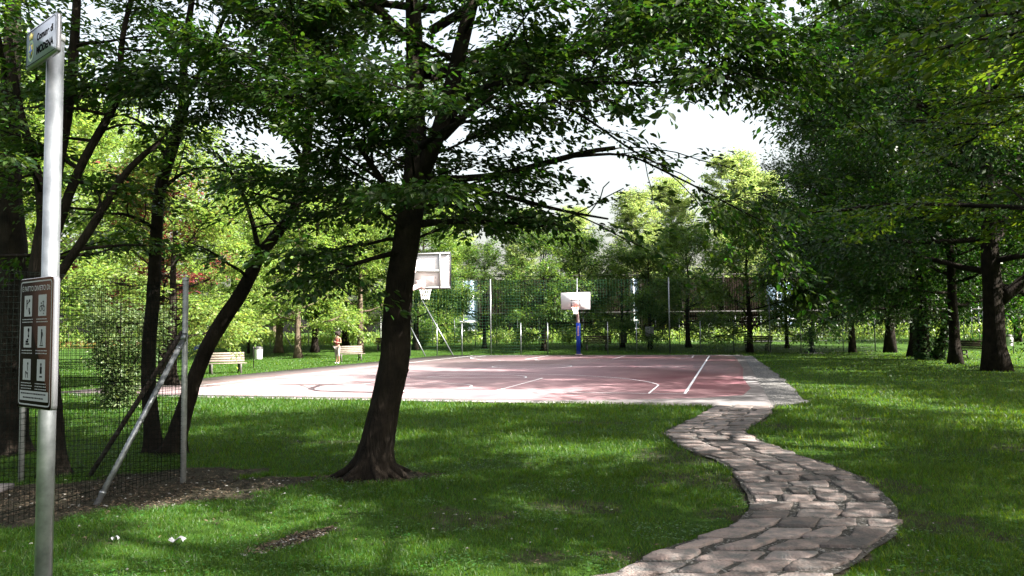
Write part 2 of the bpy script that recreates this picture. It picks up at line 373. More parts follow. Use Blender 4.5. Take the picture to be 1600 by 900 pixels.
# ---------------------------------------------------------------- court
mb = MB(); zc = .05
mb.prism([(U0, V0), (U1, V0), (U1, V1), (U0, V1)][::-1], K(0, 0, -.1), CU, CV, (0, 0, 1), .1+zc)
structure(mb.build('court_slab', M['concrete']))
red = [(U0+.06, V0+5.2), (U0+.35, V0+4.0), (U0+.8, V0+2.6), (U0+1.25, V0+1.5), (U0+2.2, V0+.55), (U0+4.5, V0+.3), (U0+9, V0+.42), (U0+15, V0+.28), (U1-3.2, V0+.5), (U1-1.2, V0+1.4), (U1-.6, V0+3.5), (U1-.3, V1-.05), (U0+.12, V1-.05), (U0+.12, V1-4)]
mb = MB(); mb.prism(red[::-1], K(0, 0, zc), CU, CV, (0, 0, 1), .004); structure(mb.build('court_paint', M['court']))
def lines():
    mb = MB(); z = zc+.008; wd = .05
    def strip(pts):
        p = np.array(pts, float); T = np.gradient(p, axis=0); T = unit(T); Nn = np.stack([-T[:, 1], T[:, 0]], -1)*wd/2
        a = p+Nn; b = p-Nn; V = [K(*q, z) for q in np.vstack([a, b])]; n = len(p); i = np.arange(n-1)
        mb.add(V, [np.stack([i, i+1, i+1+n, i+n], -1)])
    def seg(a, b):
        a = np.array(a, float); b = np.array(b, float); strip([a, b])
    def arc(c, r, a0, a1, n=40): strip([(c[0]+r*math.cos(t), c[1]+r*math.sin(t)) for t in np.linspace(a0, a1, n)])
    wd = .07
    e = .04
    seg((0, 0), (28, 0)); seg((0, 15), (28, 15))
    wd = .05
    for s in (0, 1):
        f = lambda u: 28-u if s else u; sg = -1 if s else 1
        seg((f(0), e), (f(0), 15-e))
        seg((f(0+e), .9), (f(2.99), .9)); seg((f(0+e), 14.1), (f(2.99), 14.1))
        an = math.acos((2.99-1.575)/6.75)
        strip([(f(1.575+6.75*math.cos(t)), 7.5+6.75*math.sin(t)) for t in np.linspace(-an+.008, an-.008, 60)])
        seg((f(e), 5.05), (f(5.8), 5.05)); seg((f(e), 9.95), (f(5.8), 9.95)); seg((f(5.8), 5.05+e), (f(5.8), 9.95-e))
        strip([(f(5.83+1.8*math.cos(t)), 7.5+1.8*math.sin(t)) for t in np.linspace(-PI/2, PI/2, 40)])
        strip([(f(1.575+1.25*math.cos(t)), 7.5+1.25*math.sin(t)) for t in np.linspace(-PI/2, PI/2, 30)])
    seg((14, e), (14, 5.68)); seg((14, 9.32), (14, 15-e)); arc((14, 7.5), 1.8, 0, 2*PI, 60); seg((14, 5.73), (14, 9.27))
    return structure(mb.build('court_markings', M['line']))
lines()

# gravel margin along the court
rg = np.random.default_rng(5)
def pebbles(name, xs, ys, zs, size, material, flat=.6, seed=0):
    r = np.random.default_rng(seed); n = len(xs); th = np.arange(5)*2*PI/5
    base = np.concatenate([np.stack([np.cos(th), np.sin(th), 0*th], -1), [[0, 0, .8]]]); V = np.repeat(base[None], n, 0)*(1+(r.random((n, 6, 1))-.5)*.5)
    a = r.random(n)*2*PI; ca, sa_ = np.cos(a)[:, None], np.sin(a)[:, None]; st = (.6+.8*r.random(n))[:, None]
    x = V[..., 0]*st; y = V[..., 1]; V = np.stack([x*ca-y*sa_, x*sa_+y*ca, V[..., 2]*flat], -1)*size[:, None, None]
    V = V+np.stack([xs, ys, zs], -1)[:, None]
    i = np.arange(n)[:, None]*6; T = np.concatenate([np.stack([i[:, 0]+k, i[:, 0]+(k+1) % 5, i[:, 0]+5], -1) for k in range(5)])
    return mesh_np(name, V.reshape(-1, 3), [T], material)
us = np.linspace(U0-.1, U1-.5, 80); wv = gw(us)
mb = MB(); V = [K(u, V0, .012) for u in us]+[K(u, V0-w_-.05, .012) for u, w_ in zip(us, wv)]; i = np.arange(79); mb.add(V, [np.stack([i, i+80, i+81, i+1], -1)])
structure(mb.build('gravel_margin', M['bed']))
n = 16000; u = U0+.1+rg.random(n)**1.5*(U1-U0-1.5); v = V0-rg.random(n)*gw(u); p = CO[:2]+np.outer(u, CU[:2])+np.outer(v, CV[:2])
tag(pebbles('gravel', p[:, 0], p[:, 1], np.full(n, .01), .015+.028*rg.random(n), M['pebble'], seed=1), 'grey gravel margin beside the court and lawn', 'gravel', kind='stuff')
n = 900; u = U0-rg.random(n)*.12; v = V0+3.5+rg.random(n)*(V1-V0-3.5); p = CO[:2]+np.outer(u, CU[:2])+np.outer(v, CV[:2])
tag(pebbles('edge_gravel', p[:, 0], p[:, 1], np.full(n, .01), .015+.03*rg.random(n), M['pale_pebble'], seed=2), 'pale pebbles along the near edge of the red court', 'gravel', kind='stuff')

# ---------------------------------------------------------------- stone path
ys = np.linspace(PY0, PY1+.12, 120); l, r = path_lr(ys); mb = MB()
V = [(a-.05*N1(y, 3.3, .22, 3), y, .010) for a, y in zip(l, ys)]+[(b+.05*N1(y, 7.7, .22, 3), y, .010) for b, y in zip(r, ys)]; i = np.arange(119); mb.add(V, [np.stack([i, i+120, i+121, i+1], -1)])
structure(mb.build('path_bed', M['bed']))
rs = random.Random(11); mb = MB(); y = 3.05
def stone(poly, z0, z1):
    poly = np.array(poly); c = poly.mean(0); n0 = len(poly); P2 = []
    for k in range(n0):                                  # subdivide the outline and roughen it
        a, b = poly[k], poly[(k+1) % n0]
        for t_ in (0.08, .36, .64, .92): P2.append(a*(1-t_)+b*t_+np.array((rs.uniform(-.010, .010), rs.uniform(-.010, .010))))
    P2 = np.array(P2); n = len(P2); rings = []
    for (s_, z_) in ((1.0, z0), (1.0, z1-.007), (.98, z1-.001), (.86, z1)):
        q_ = c+(P2-c)*s_; rings.append(np.column_stack([q_, np.full(n, z_)+(np.array([rs.uniform(-.002, .002) for _ in range(n)]) if s_ < 1 else 0)]))
    rings[-1][:, 2] += np.array([rs.uniform(-.003, .003) for _ in range(n)])
    Vv = np.vstack(rings+[np.array([[c[0], c[1], z1+rs.uniform(-.003, .004)]])]); fs = []
    i = np.arange(n); j = (i+1) % n
    for k in range(3): fs.append(np.stack([i+k*n, j+k*n, j+k*n+n, i+k*n+n], -1))
    fs.append(np.stack([i+3*n, j+3*n, np.full(n, 4*n)], -1)); mb.add(Vv, fs)
while y < PY1-.05:
    d = rs.uniform(.24, .36); d = min(d, PY1+.1-y)
    l0, r0 = path_lr(y+.02); l1, r1 = path_lr(y+d-.02); wid = r0-l0
    nst = rs.choice((3, 3, 4)) if wid < 1.4 else 4; cuts = [0]+[k/nst+rs.uniform(-.045, .045) for k in range(1, nst)]+[1]
    for k in range(nst):
        g = rs.uniform(.022, .045); sl = rs.uniform(-.03, .03); sl2 = rs.uniform(-.03, .03); a, b = cuts[k], cuts[k+1]; dd = d+rs.uniform(-.03, .01); o = rs.uniform(-.03, .03)
        def px_(l_, r_, t_): return l_+(r_-l_)*t_
        el_, er_ = (rs.uniform(-.06, .04) if k == 0 else 0), (rs.uniform(-.04, .06) if k == nst-1 else 0)
        poly = [(px_(l0, r0, a)+g+el_+rs.uniform(-.03, .03), y+.026+sl+o), (px_(l0, r0, b)-g+er_+rs.uniform(-.03, .03), y+.026-sl+o), (px_(l1, r1, b)-g+er_+rs.uniform(-.03, .03), y+dd-.024+sl2+o), (px_(l1, r1, a)+g+el_+rs.uniform(-.03, .03), y+dd-.024-sl2+o)]
        stone(poly, -.02, .028+rs.uniform(-.009, .010))
    y += d
structure(mb.build('stone_path', M['stone']))
n = 16000; yy = PY0+rg.random(n)**1.3*(PY1-PY0); l, r = path_lr(yy); xx = l-.02+rg.random(n)*(r-l+.04)
tag(pebbles('path_gravel', xx, yy, np.full(n, .008), .006+.012*rg.random(n), M['pebble'], seed=3), 'fine gravel in the joints of the stone path', 'gravel', kind='stuff')

# ---------------------------------------------------------------- grass blades and litter
def scatter(n, y0, y1, power, seed):
    r = np.random.default_rng(seed); t = r.random(n)
    a = 1-power
    y = (y0**a+t*(y1**a-y0**a))**(1/a) if abs(a) > 1e-6 else y0*(y1/y0)**t
    x = (r.random(n)*2-1)*(y*.72+.8); return x, y
def blades(n, y0, y1, hh, ww, seed, power=0.6):
    x, y = scatter(n, y0, y1, power, seed); r = np.random.default_rng(seed+50)
    k = ~on_hard(x, y, -.05+.10*N3(x, y, .10, 2)) & (soil(x, y)+(r.random(len(x))-.5)*.5 < .5)
    d = N2(x+3, y, .30, 3)*.6+N1(x, y+7, 1.4, 2)*.4
    k &= r.random(len(x)) < sstep(.22, .5, d)+.25
    x, y, d = x[k], y[k], d[k]; n = len(x); far = np.clip(y/9, .8, 5)
    h = hh*(.5+.9*r.random(n))*(.55+.9*d)*np.clip(far, .8, 1.5); w_ = ww*(.7+.6*r.random(n))*far
    a = r.random(n)*2*PI; dx, dy = np.cos(a), np.sin(a); b = r.random(n)*2*PI; ln = h*(.25+.7*r.random(n))
    z = gz(x, y)-.006
    p = np.stack([x, y, z], -1); s = np.stack([dx, dy, 0*dx], -1)*w_[:, None]; o = np.stack([np.cos(b)*ln, np.sin(b)*ln, 0*h], -1); up = np.stack([0*h, 0*h, h], -1)
    V = np.stack([p-s, p+s, p+s*.8+o*.3+up*.55, p-s*.8+o*.3+up*.55, p+o+up*.95], 1)
    i = np.arange(n)*5
    return V.reshape(-1, 3), np.stack([i, i+1, i+2, i+3], -1), np.stack([i+3, i+2, i+4], -1)
parts = [blades(230000, 3.9, 9.5, .052, .0028, 21, .3), blades(190000, 9.0, 22, .05, .0030, 22, .8), blades(110000, 21, 62, .045, .0032, 23, 1.2)]
Vs, Q, T3, off = [], [], [], 0
for V, q, t3 in parts: Vs.append(V); Q.append(q+off); T3.append(t3+off); off += len(V)
tag(mesh_np('grass', np.vstack(Vs), [np.vstack(Q), np.vstack(T3)], M['blade']), 'short green lawn grass growing round the court and path', 'grass', kind='stuff')

def clover():
    r = np.random.default_rng(91); x, y = scatter(60000, 4.0, 17, .5, 92); k = ~on_hard(x, y, .02) & (N1(x+40, y+11, .55, 3) > .56) & (soil(x, y) < .5); x, y = x[k], y[k]; n = len(x)
    a = r.random(n)*2*PI; D = unit(np.stack([np.cos(a), np.sin(a), (r.random(n)-.3)*.5], -1)); Nn = unit(np.stack([(r.random(n)-.5)*.7, (r.random(n)-.5)*.7, np.ones(n)], -1))
    tag(leaves('clover', np.stack([x, y, gz(x, y)+.018+.03*r.random(n)], -1), D, Nn, .014+.020*r.random(n), M['clover'], width=.8, six=False), 'clover and broad-leaved weeds mixed into the lawn', 'clover', kind='stuff')
def flakes(name, xs, ys, size, material, seed, lift=.012):
    r = np.random.default_rng(seed); n = len(xs); a = r.random(n)*2*PI; D = np.stack([np.cos(a), np.sin(a), (r.random(n)-.5)*.8], -1); D = unit(D)
    Nn = unit(np.stack([(r.random(n)-.5)*.9, (r.random(n)-.5)*.9, np.ones(n)], -1)); return leaves(name, np.stack([xs, ys, gz(xs, ys)+lift], -1), D, Nn, size, material)
def leaf_verts(Pp, D, Nn, Sz, width=.46, six=True):
    D = unit(D); Sd = unit(np.cross(D, Nn)); Nn = np.cross(Sd, D); s = Sz[:, None]
    if six:
        V = np.stack([Pp, Pp+s*(.30*D+Sd*width*.44+Nn*.07), Pp+s*(.66*D+Sd*width*.38+Nn*.05), Pp+s*(D-Nn*.10), Pp+s*(.66*D-Sd*width*.38+Nn*.05), Pp+s*(.30*D-Sd*width*.44+Nn*.07)], 1)
        i = np.arange(len(Pp))*6; fs = [np.vstack([np.stack([i, i+1, i+2, i+3], -1), np.stack([i, i+3, i+4, i+5], -1)])]
    else:
        V = np.stack([Pp, Pp+s*(.45*D+Sd*width*.5+Nn*.06), Pp+s*(D-Nn*.08), Pp+s*(.45*D-Sd*width*.5+Nn*.06)], 1)
        i = np.arange(len(Pp))*4; fs = [np.stack([i, i+1, i+2, i+3], -1)]
    return V.reshape(-1, 3), fs
def leaves(name, Pp, D, Nn, Sz, material, parent=None, width=.46, six=True):
    V, fs = leaf_verts(Pp, D, Nn, np.asarray(Sz), width, six); return mesh_np(name, V, fs, material, parent)
clover()
r = np.random.default_rng(31)
xs, ys = [], []
for (c, a, b, rr) in MULCH+SPOTS[:2]:
    n = 2600 if a > 1 else 500; th = r.random(n)*2*PI; q = np.sqrt(r.random(n)); dx = a*q*np.cos(th); dy = b*q*np.sin(th); cr, sr = math.cos(rr), math.sin(rr)
    xs.append(c[0]+dx*cr-dy*sr); ys.append(c[1]+dx*sr+dy*cr)
x, y = scatter(9000, 4, 18, .5, 33); k = ~on_hard(x, y) & (soil(x, y) > .22+.5*np.random.default_rng(8).random(9000)*0); xs.append(x[k]); ys.append(y[k])
xs = np.concatenate(xs); ys = np.concatenate(ys)
tag(flakes('fallen_leaves', xs, ys, .015+.03*r.random(len(xs)), M['litter'], 34), 'brown leaf litter on bare soil under the trees', 'leaf litter', kind='stuff')
c, a, b, rr = SPOTS[1]; n = 90; th = r.random(n)*2*PI; q = np.sqrt(r.random(n)); dx = a*q*np.cos(th); dy = b*q*np.sin(th)
xs = c[0]+dx*math.cos(rr)-dy*math.sin(rr); ys = c[1]+dx*math.sin(rr)+dy*math.cos(rr)
x, y = scatter(420, 4, 15, .6, 35); k = ~on_hard(x, y); xs = np.concatenate([xs, x[k]]); ys = np.concatenate([ys, y[k]])
x = G(120, 770)[0]+(r.random(200)-.5)*4.6; y = G(120, 770)[1]+(r.random(200)-.5)*1.5; xs = np.concatenate([xs, x]); ys = np.concatenate([ys, y])
tag(pebbles('stone_chips', xs, ys, gz(xs, ys)+.003, .007+.013*r.random(len(xs)), M['pale_pebble'], seed=36), 'small pale stone chips scattered in soil and grass', 'stone chips', kind='stuff')

# ---------------------------------------------------------------- trees
def sprays(A, D, L, K_, rng, size, width=.32, droop=.16, sub=8, flat=.16, nrand=.5):
    """flat fans of leaves: A start, D direction, L length; returns leaf arrays and twig arrays"""
    Mn = len(A); D = unit(D); side = unit(np.cross(D, np.array((0, 0, 1.))+rng.normal(0, .18, (Mn, 3))))
    k = rng.integers(0, sub, (Mn, K_)); sg = np.where(rng.random((Mn, K_)) < .5, -1., 1.)
    t0 = (k+.5)/sub; out = rng.random((Mn, K_)); env = np.sin(PI*np.clip(t0*.85+.12, 0, 1))**.8
    lat = sg*out*width*L[:, None]*env
    t = t0+out*.10+rng.normal(0, .015, (Mn, K_))
    Pp = A[:, None]+D[:, None]*(t*L[:, None])[..., None]+side[:, None]*lat[..., None]
    Pp[..., 2] -= droop*L[:, None]*(t**2)+.25*np.abs(lat)*out; Pp += rng.normal(0, 1, Pp.shape)*flat*L[:, None, None]*.35
    LD = D[:, None]*.75+side[:, None]*(sg*.75)[..., None]+rng.normal(0, .30, Pp.shape); LD[..., 2] -= .35
    Nn = np.array((0, 0, 1.))+rng.normal(0, nrand, Pp.shape)
    Sz = size*(.42+.85*rng.random((Mn, K_))**.8)
    tw = np.stack([A, A+D*(L*.5)[:, None]-np.array((0, 0, 1.))*(droop*L*.25)[:, None], A+D*(L*.95)[:, None]-np.array((0, 0, 1.))*(droop*L*.9)[:, None]], 1)
    return Pp.reshape(-1, 3), LD.reshape(-1, 3), Nn.reshape(-1, 3), Sz.ravel(), tw
def twigs(mb, tw, r0):
    """batch of thin three-sided twigs with three points each"""
    n = len(tw); T = unit(tw[:, 2]-tw[:, 0]); A = unit(np.cross(T, np.array((.1, .2, 1.)))); B = np.cross(T, A); th = np.arange(3)*2*PI/3
    rr = np.array((1, .6, .2))*r0
    V = tw[:, :, None]+rr[None, :, None, None]*(np.cos(th)[None, None, :, None]*A[:, None, None]+np.sin(th)[None, None, :, None]*B[:, None, None])
    i = (np.arange(n)*9)[:, None]; fs = []
    for ring in (0, 1):
        for k in range(3): fs.append(np.stack([i[:, 0]+ring*3+k, i[:, 0]+ring*3+(k+1) % 3, i[:, 0]+ring*3+3+(k+1) % 3, i[:, 0]+ring*3+3+k], -1))
    mb.add(V.reshape(-1, 3), [np.concatenate(fs)])
def smooth_pts(p, n):
    p = np.asarray(p, float); d = np.concatenate(([0], np.cumsum(np.linalg.norm(np.diff(p, axis=0), axis=1)))); t = np.linspace(0, d[-1], n)
    q = np.stack([np.interp(t, d, p[:, k]) for k in range(3)], -1)
    for _ in range(2): q[1:-1] = .25*q[:-2]+.5*q[1:-1]+.25*q[2:]
    return q
def branch(p, d, L, rng, n=6, up=.15, droop=0, wob=.10):
    pts = [np.array(p, float)]; d = np.array(d, float)/np.linalg.norm(d)
    for i in range(n-1):
        d = d+rng.normal(0, wob, 3)+np.array((0, 0, up*(1-i/n)-droop*i/n)); d /= np.linalg.norm(d); pts.append(pts[-1]+d*L/(n-1))
    return np.array(pts)
def anchors(lines_, rng, per, L, spread=.9, start=.2, zb=0.0):
    """spray starts along polylines"""
    A, D, LL = [], [], []
    for pts in lines_:
        pts = np.asarray(pts); n = max(1, int(per*np.linalg.norm(pts[-1]-pts[0])+rng.random()))
        for _ in range(n):
            t = start+(1-start)*rng.random(); f = t*(len(pts)-1); i = min(int(f), len(pts)-2); p = pts[i]+(pts[i+1]-pts[i])*(f-i); d = pts[i+1]-pts[i]; d = d/np.linalg.norm(d)
            s = np.cross(d, (0, 0, 1.)); s = s/(np.linalg.norm(s)+1e-6)*rng.choice((-1, 1)); v = d*rng.uniform(.3, 1)+s*rng.uniform(.2, 1)*spread+np.array((0, 0, rng.uniform(-.18, .22)+zb))
            A.append(p); D.append(v); LL.append(L*rng.uniform(.6, 1.3)*(1-.25*t))
    return np.array(A), np.array(D), np.array(LL)

def grow(rng, Ht, R, r0, clear, nlimb, lean=(0, 0), nsec=6, fork=False, elev=(10, 60), sec_len=.42, per=2.0, sprayL=1.2, lowpass=1.0, top=.92):
    mb = MB(); tr = np.array([(lean[0]*t**1.5*Ht+rng.normal(0, .012)*Ht*t, lean[1]*t**1.5*Ht+rng.normal(0, .012)*Ht*t, t*Ht*top) for t in np.linspace(0, 1, 11)]); tr[0, :2] = 0
    tr = smooth_pts(tr, 16); rad = r0*(1-np.linspace(0, 1, 16)**.9*.93)
    mb.tube(tr, rad, 12, rough=.10, rng=rng, flare=.3)
    lines_ = []
    for i in range(nlimb):
        t = (i+.5)/nlimb; h = clear+(1-clear)*t**1.1*.93; f = h*15; j = min(int(f), 14); p = tr[j]+(tr[j+1]-tr[j])*(f-j)
        az = i*2.399+rng.uniform(-.4, .4); prof = (math.sin(PI*(.22+.70*t))**.8)*lowpass; L = R*prof*rng.uniform(.85, 1.15)
        e = math.radians(elev[0]+(elev[1]-elev[0])*t+rng.uniform(-8, 8)); d = (math.cos(az)*math.cos(e), math.sin(az)*math.cos(e), math.sin(e))
        b = branch(p, d, L, rng, 8, up=.08, droop=.16); rr = max(.02, r0*(1-h*.9)*.42)
        mb.tube(b, np.linspace(rr, .012, 8), 6, cap=False); lines_.append(b)
        for s in range(nsec):
            ft = .25+.72*(s+rng.random())/nsec; g = ft*7; j = min(int(g), 6); q = b[j]+(b[j+1]-b[j])*(g-j); dd = b[j+1]-b[j]; dd /= np.linalg.norm(dd)
            sd = np.cross(dd, (0, 0, 1.)); sd /= np.linalg.norm(sd)+1e-6; v = dd*.7+sd*rng.choice((-1, 1))*rng.uniform(.5, 1.1)+np.array((0, 0, rng.uniform(-.3, .45)))
            b2 = branch(q, v, R*sec_len*(1.15-ft*.6)*rng.uniform(.7, 1.2), rng, 5, up=.06, droop=.12); mb.tube(b2, np.linspace(rr*.4, .008, 5), 4, cap=False); lines_.append(b2)
    lines_.append(tr[-5:])
    A, D, L = anchors(lines_, rng, per, sprayL)
    return mb, A, D, L

def tree_proto(name, seed, Ht, R, r0, clear, nlimb, leafmat, bark, size, K_=40, six=False, width=.34, lw=.5, nrand=.6, droop=.18, flat=.16, tilt=0, **kw):
    rng = np.random.default_rng(seed); mb, A, D, L = grow(rng, Ht, R, r0, clear, nlimb, **kw)
    D = D+rng.normal(0, 1, D.shape)*tilt*np.array((.6, .6, 1.2))
    Pp, LD, Nn, Sz, tw = sprays(A, D, L, K_, rng, size, width=width, nrand=nrand, droop=droop, flat=flat)
    twigs(mb, tw, .010)
    root = empty(name); mb.build('trunk', M[bark], root, smooth=True); leaves('crown', Pp, LD, Nn, Sz, M[leafmat], root, width=lw, six=six)
    return root
def put(proto, used, loc, label, cat='tree', group=None, sc=1.0, rz=0, leafmat=None, sz=None):
    o = proto if not used.get(proto.name) else copy_tree(proto)
    used[proto.name] = True
    o.location = (float(loc[0]), float(loc[1]), float(loc[2])-.05); o.scale = (sc, sc, sz or sc); o.rotation_euler = (0, 0, rz)
    for k in ('label', 'category', 'group'):
        if k in o: del o[k]
    return tag(o, label, cat, group)
used = {}

def traced(name, seed, stems, Y, leafmat, bark, size, per, sprayL, K_, label, extra=(), nsec=5, sec=1.3, group=None, secs_from=0.0, flare=.6, width=.34, droop=.16, minz=1.9, base=None, lw=.46, gap=False, roots=0):
    """a tree whose stems and limbs are given by where they pass: lists of (px, py, width_px, depth); root first"""
    rng = np.random.default_rng(seed); mb = MB(); ls = []
    origin = base
    for si, (st, leafy) in enumerate(stems):
        pts = np.array([P(a[0], a[1], a[3] if len(a) > 3 else Y) for a in st]); wd = np.array([a[2]*(a[3] if len(a) > 3 else Y)/F/2 for a in st])
        d = np.concatenate(([0], np.cumsum(np.linalg.norm(np.diff(pts, axis=0), axis=1)))); n = max(6, int(d[-1]/(.09 if si == 0 else .2))); q = smooth_pts(pts, n); rr = np.interp(np.linspace(0, d[-1], n), d, wd)
        if si == 0: q[0, 2] = -.08
        mb.tube(q, rr, 28 if si == 0 else 10, rough=.07, rng=rng, flare=flare if si == 0 else 0, lobes=5)
        if leafy > 0:
            ls.append((q, leafy, rr))
    for (p, d, L, r_) in extra:
        b = branch(p, d, L, rng, 9, up=.05, droop=.10, wob=.09); mb.tube(b, np.linspace(r_, .012, 9), 7, cap=False); ls.append((b, 1, np.linspace(r_, .012, 9)))
    if roots:
        for k in range(roots):
            az = k*2*PI/roots+rng.uniform(-.3, .3); L_ = rng.uniform(.18, .36); c_ = np.array((base[0], base[1], 0)); e_ = np.array((math.cos(az), math.sin(az), 0))
            e2 = np.array((-e_[1], e_[0], 0))*rng.uniform(-.12, .12)
            mb.tube(smooth_pts([c_+e_*.10+np.array((0, 0, .34)), c_+e_*.20+np.array((0, 0, .13)), c_+e_*(.2+L_*.5)+e2+np.array((0, 0, .035)), c_+e_*(.2+L_)+e2*2+np.array((0, 0, -.04))], 9), np.linspace(.085, .022, 9), 8, cap=False, rough=.15, rng=rng)
        kn = P(630, 578, base[1]); mb.lathe([(0, -.10), (.07, -.07), (.10, 0), (.07, .07), (0, .10)], kn-np.array((.03, 0, 0)), 10)
    lines_ = []
    for (q, lf, rr) in ls:
        Lq = np.linalg.norm(q[-1]-q[0]); ns = max(2, int(nsec*lf*Lq/2.0)); n = len(q)
        if lf >= .9: lines_.append(q[n//3:])
        for s in range(ns):
            t = (.15 if lf < 1 else .2)+.8*(s+rng.random())/ns; g = t*(n-1); j = min(int(g), n-2); p = q[j]+(q[j+1]-q[j])*(g-j)
            if p[2] < minz: continue
            dd = q[j+1]-q[j]; dd = dd/np.linalg.norm(dd)
            if abs(dd[2]) > .75: az = rng.random()*2*PI; v = np.array((math.cos(az), math.sin(az), rng.uniform(-.05, .5)))
            else:
                sd = np.cross(dd, (0, 0, 1.)); sd /= np.linalg.norm(sd); v = dd*.7+sd*rng.choice((-1, 1))*rng.uniform(.4, 1.1)+np.array((0, 0, rng.uniform(-.2, .3)))
            b2 = branch(p, v, sec*rng.uniform(.6, 1.3), rng, 6, up=.03, droop=.10); r_ = min(rr[j]*.5, .028)
            mb.tube(b2, np.linspace(r_, .006, 6), 5, cap=False); lines_.append(b2)
    A, D, L = anchors(lines_, rng, per, sprayL, spread=1.0)
    k = (A[:, 2] > minz); A, D, L = A[k], D[k], L[k]
    if gap:                                             # the open window between the right-hand boughs
        k = ~((A[:, 0] > .3) & (A[:, 2] < 4.35) & (rng.random(len(A)) < np.where(A[:, 2] > 3.1, .85, .62))); A, D, L = A[k], D[k], L[k]
    cd_ = A+unit(D)*L[:, None]*.5; k = ~((np.hypot(cd_[:, 0], cd_[:, 1]) < 3.3)); A, D, L = A[k], D[k], L[k]
    Pp, LD, Nn, Sz, tw = sprays(A, D, L, K_, rng, size, width=width, droop=droop)
    twigs(mb, tw, .0045)
    root = empty(name, (base[0], base[1], 0)); inv = np.array((base[0], base[1], 0))
    for i in range(len(mb.V)): mb.V[i] = mb.V[i]-inv
    mb.build('trunk', M[bark], root, smooth=True); leaves('crown', Pp-inv, LD, Nn, Sz, M[leafmat], root, width=lw)
    print(name, 'leaves', len(Pp))
    return tag(root, label, 'tree', group)

YM = MAIN[1]
b0 = P(655, 260, YM)
ms = [([(583, 748, 66), (586, 715, 58), (590, 690, 54), (600, 640, 51), (608, 600, 52), (617, 560, 53), (618, 500, 49), (624, 440, 48), (634, 380, 47), (645, 320, 44), (652, 260, 42), (650, 190, 34), (648, 90, 31), (645, 0, 27), (640, -140, 22), (650, -300, 14), (655, -450, 6)], .55),
      ([(655, 275, 30), (680, 225, 27, YM-.1), (700, 160, 26, YM-.2), (716, 90, 25, YM-.2), (738, 0, 22, YM-.3), (770, -130, 17, YM-.4), (800, -280, 9, YM-.5)], .6),
      ([(697, 195, 14, YM-.1), (729, 146, 11, YM-.2), (762, 129, 10, YM-.4), (852, 126, 8, YM-.8), (950, 130, 6, YM-1.2), (1036, 129, 5, YM-1.5), (1140, 120, 3, YM-1.9)], 1.4),
      ([(690, 215, 16), (735, 170, 13), (770, 138, 10), (850, 100, 8, YM+.3), (905, 85, 6, YM+.5), (980, 68, 4, YM+.8), (1090, 40, 3, YM+1.1)], 1.4),
      ([(660, 285, 18), (710, 279, 12), (777, 277, 10), (822, 262, 10), (897, 244, 9), (916, 232, 8), (961, 231, 7)], .35),
      ([(897, 244, 6), (960, 240, 4), (984, 236, 3, YM-.2), (1017, 259, 3.5, YM-.3), (1077, 285, 3, YM-.5), (1122, 311, 2.6, YM-.6), (1190, 345, 2, YM-.8)], .9),
      ([(660, 285, 14), (710, 289, 9), (770, 300, 8), (822, 315, 7), (879, 330, 5), (950, 342, 3, YM-.5)], .6),
      ([(650, 350, 14), (700, 345, 9), (760, 346, 7), (830, 350, 5, YM-.4), (900, 362, 3, YM-.8)], .5),
      ([(852, 150, 5, YM-.5), (920, 184, 4, YM-.5), (957, 214, 3.5, YM-.4), (990, 240, 3, YM-.3), (1040, 262, 2, YM-.2)], .9),
      ([(640, 330, 16), (600, 290, 11, YM-.3), (560, 225, 8, YM-.6), (520, 170, 6, YM-.9), (470, 110, 4, YM-1.2), (410, 80, 2.5, YM-1.5)], 1.4),
      ([(636, 390, 12), (600, 400, 8, YM-.3), (545, 412, 5, YM-.6), (480, 440, 2.5, YM-.8)], .8),
      ([(650, 240, 14), (600, 180, 10, YM+.4), (545, 120, 8, YM+.7), (470, 50, 5, YM+1.1), (390, 10, 3, YM+1.5)], 1.3),
      ([(655, 230, 12), (690, 205, 9, YM-.8), (720, 190, 6, YM-1.5), (770, 150, 4, YM-2.2)], .8)]
ex = []
re_ = np.random.default_rng(77)
for k in range(24):
    az = k*2.4+.5; h = 4.0+k*.27; e = .22+.03*k
    if math.cos(az) > .2 and h < 4.9: continue
    ex_ = 1; ex.append((np.array((b0[0]+.03*k, YM, h)), (math.cos(az)*math.cos(e), math.sin(az)*math.cos(e), math.sin(e)), 4.3-.14*k, .06))
for k in range(9):
    az = k*2.4; q_ = P(650-k*1.4, 250+k*16, YM); ex.append((q_, (math.cos(az), math.sin(az), .25), .75+.35*re_.random(), .018))
ms += [([(735, 10, 12, YM-.3), (800, -25, 9, YM-.5), (900, -30, 7, YM-.9), (1010, 0, 5, YM-1.3), (1120, 40, 3.5, YM-1.6), (1210, 75, 2, YM-1.8)], 1.5), ([(1000, 5, 4, YM-1.3), (1070, 70, 3, YM-1.5), (1150, 150, 2, YM-1.6)], 1.2)]
ms[0] = ([(a[0], a[1], a[2]*.88) for a in ms[0][0]], .55)
traced('elm_tree', 3, ms, YM, 'leaf', 'bark', .09, 5.4, .85, 60, 'big dark leaning tree with flared roots alone on the lawn before the court', extra=ex, nsec=6.0, sec=1.35, base=MAIN, flare=.6, minz=2.25, lw=.54, gap=True, roots=8)

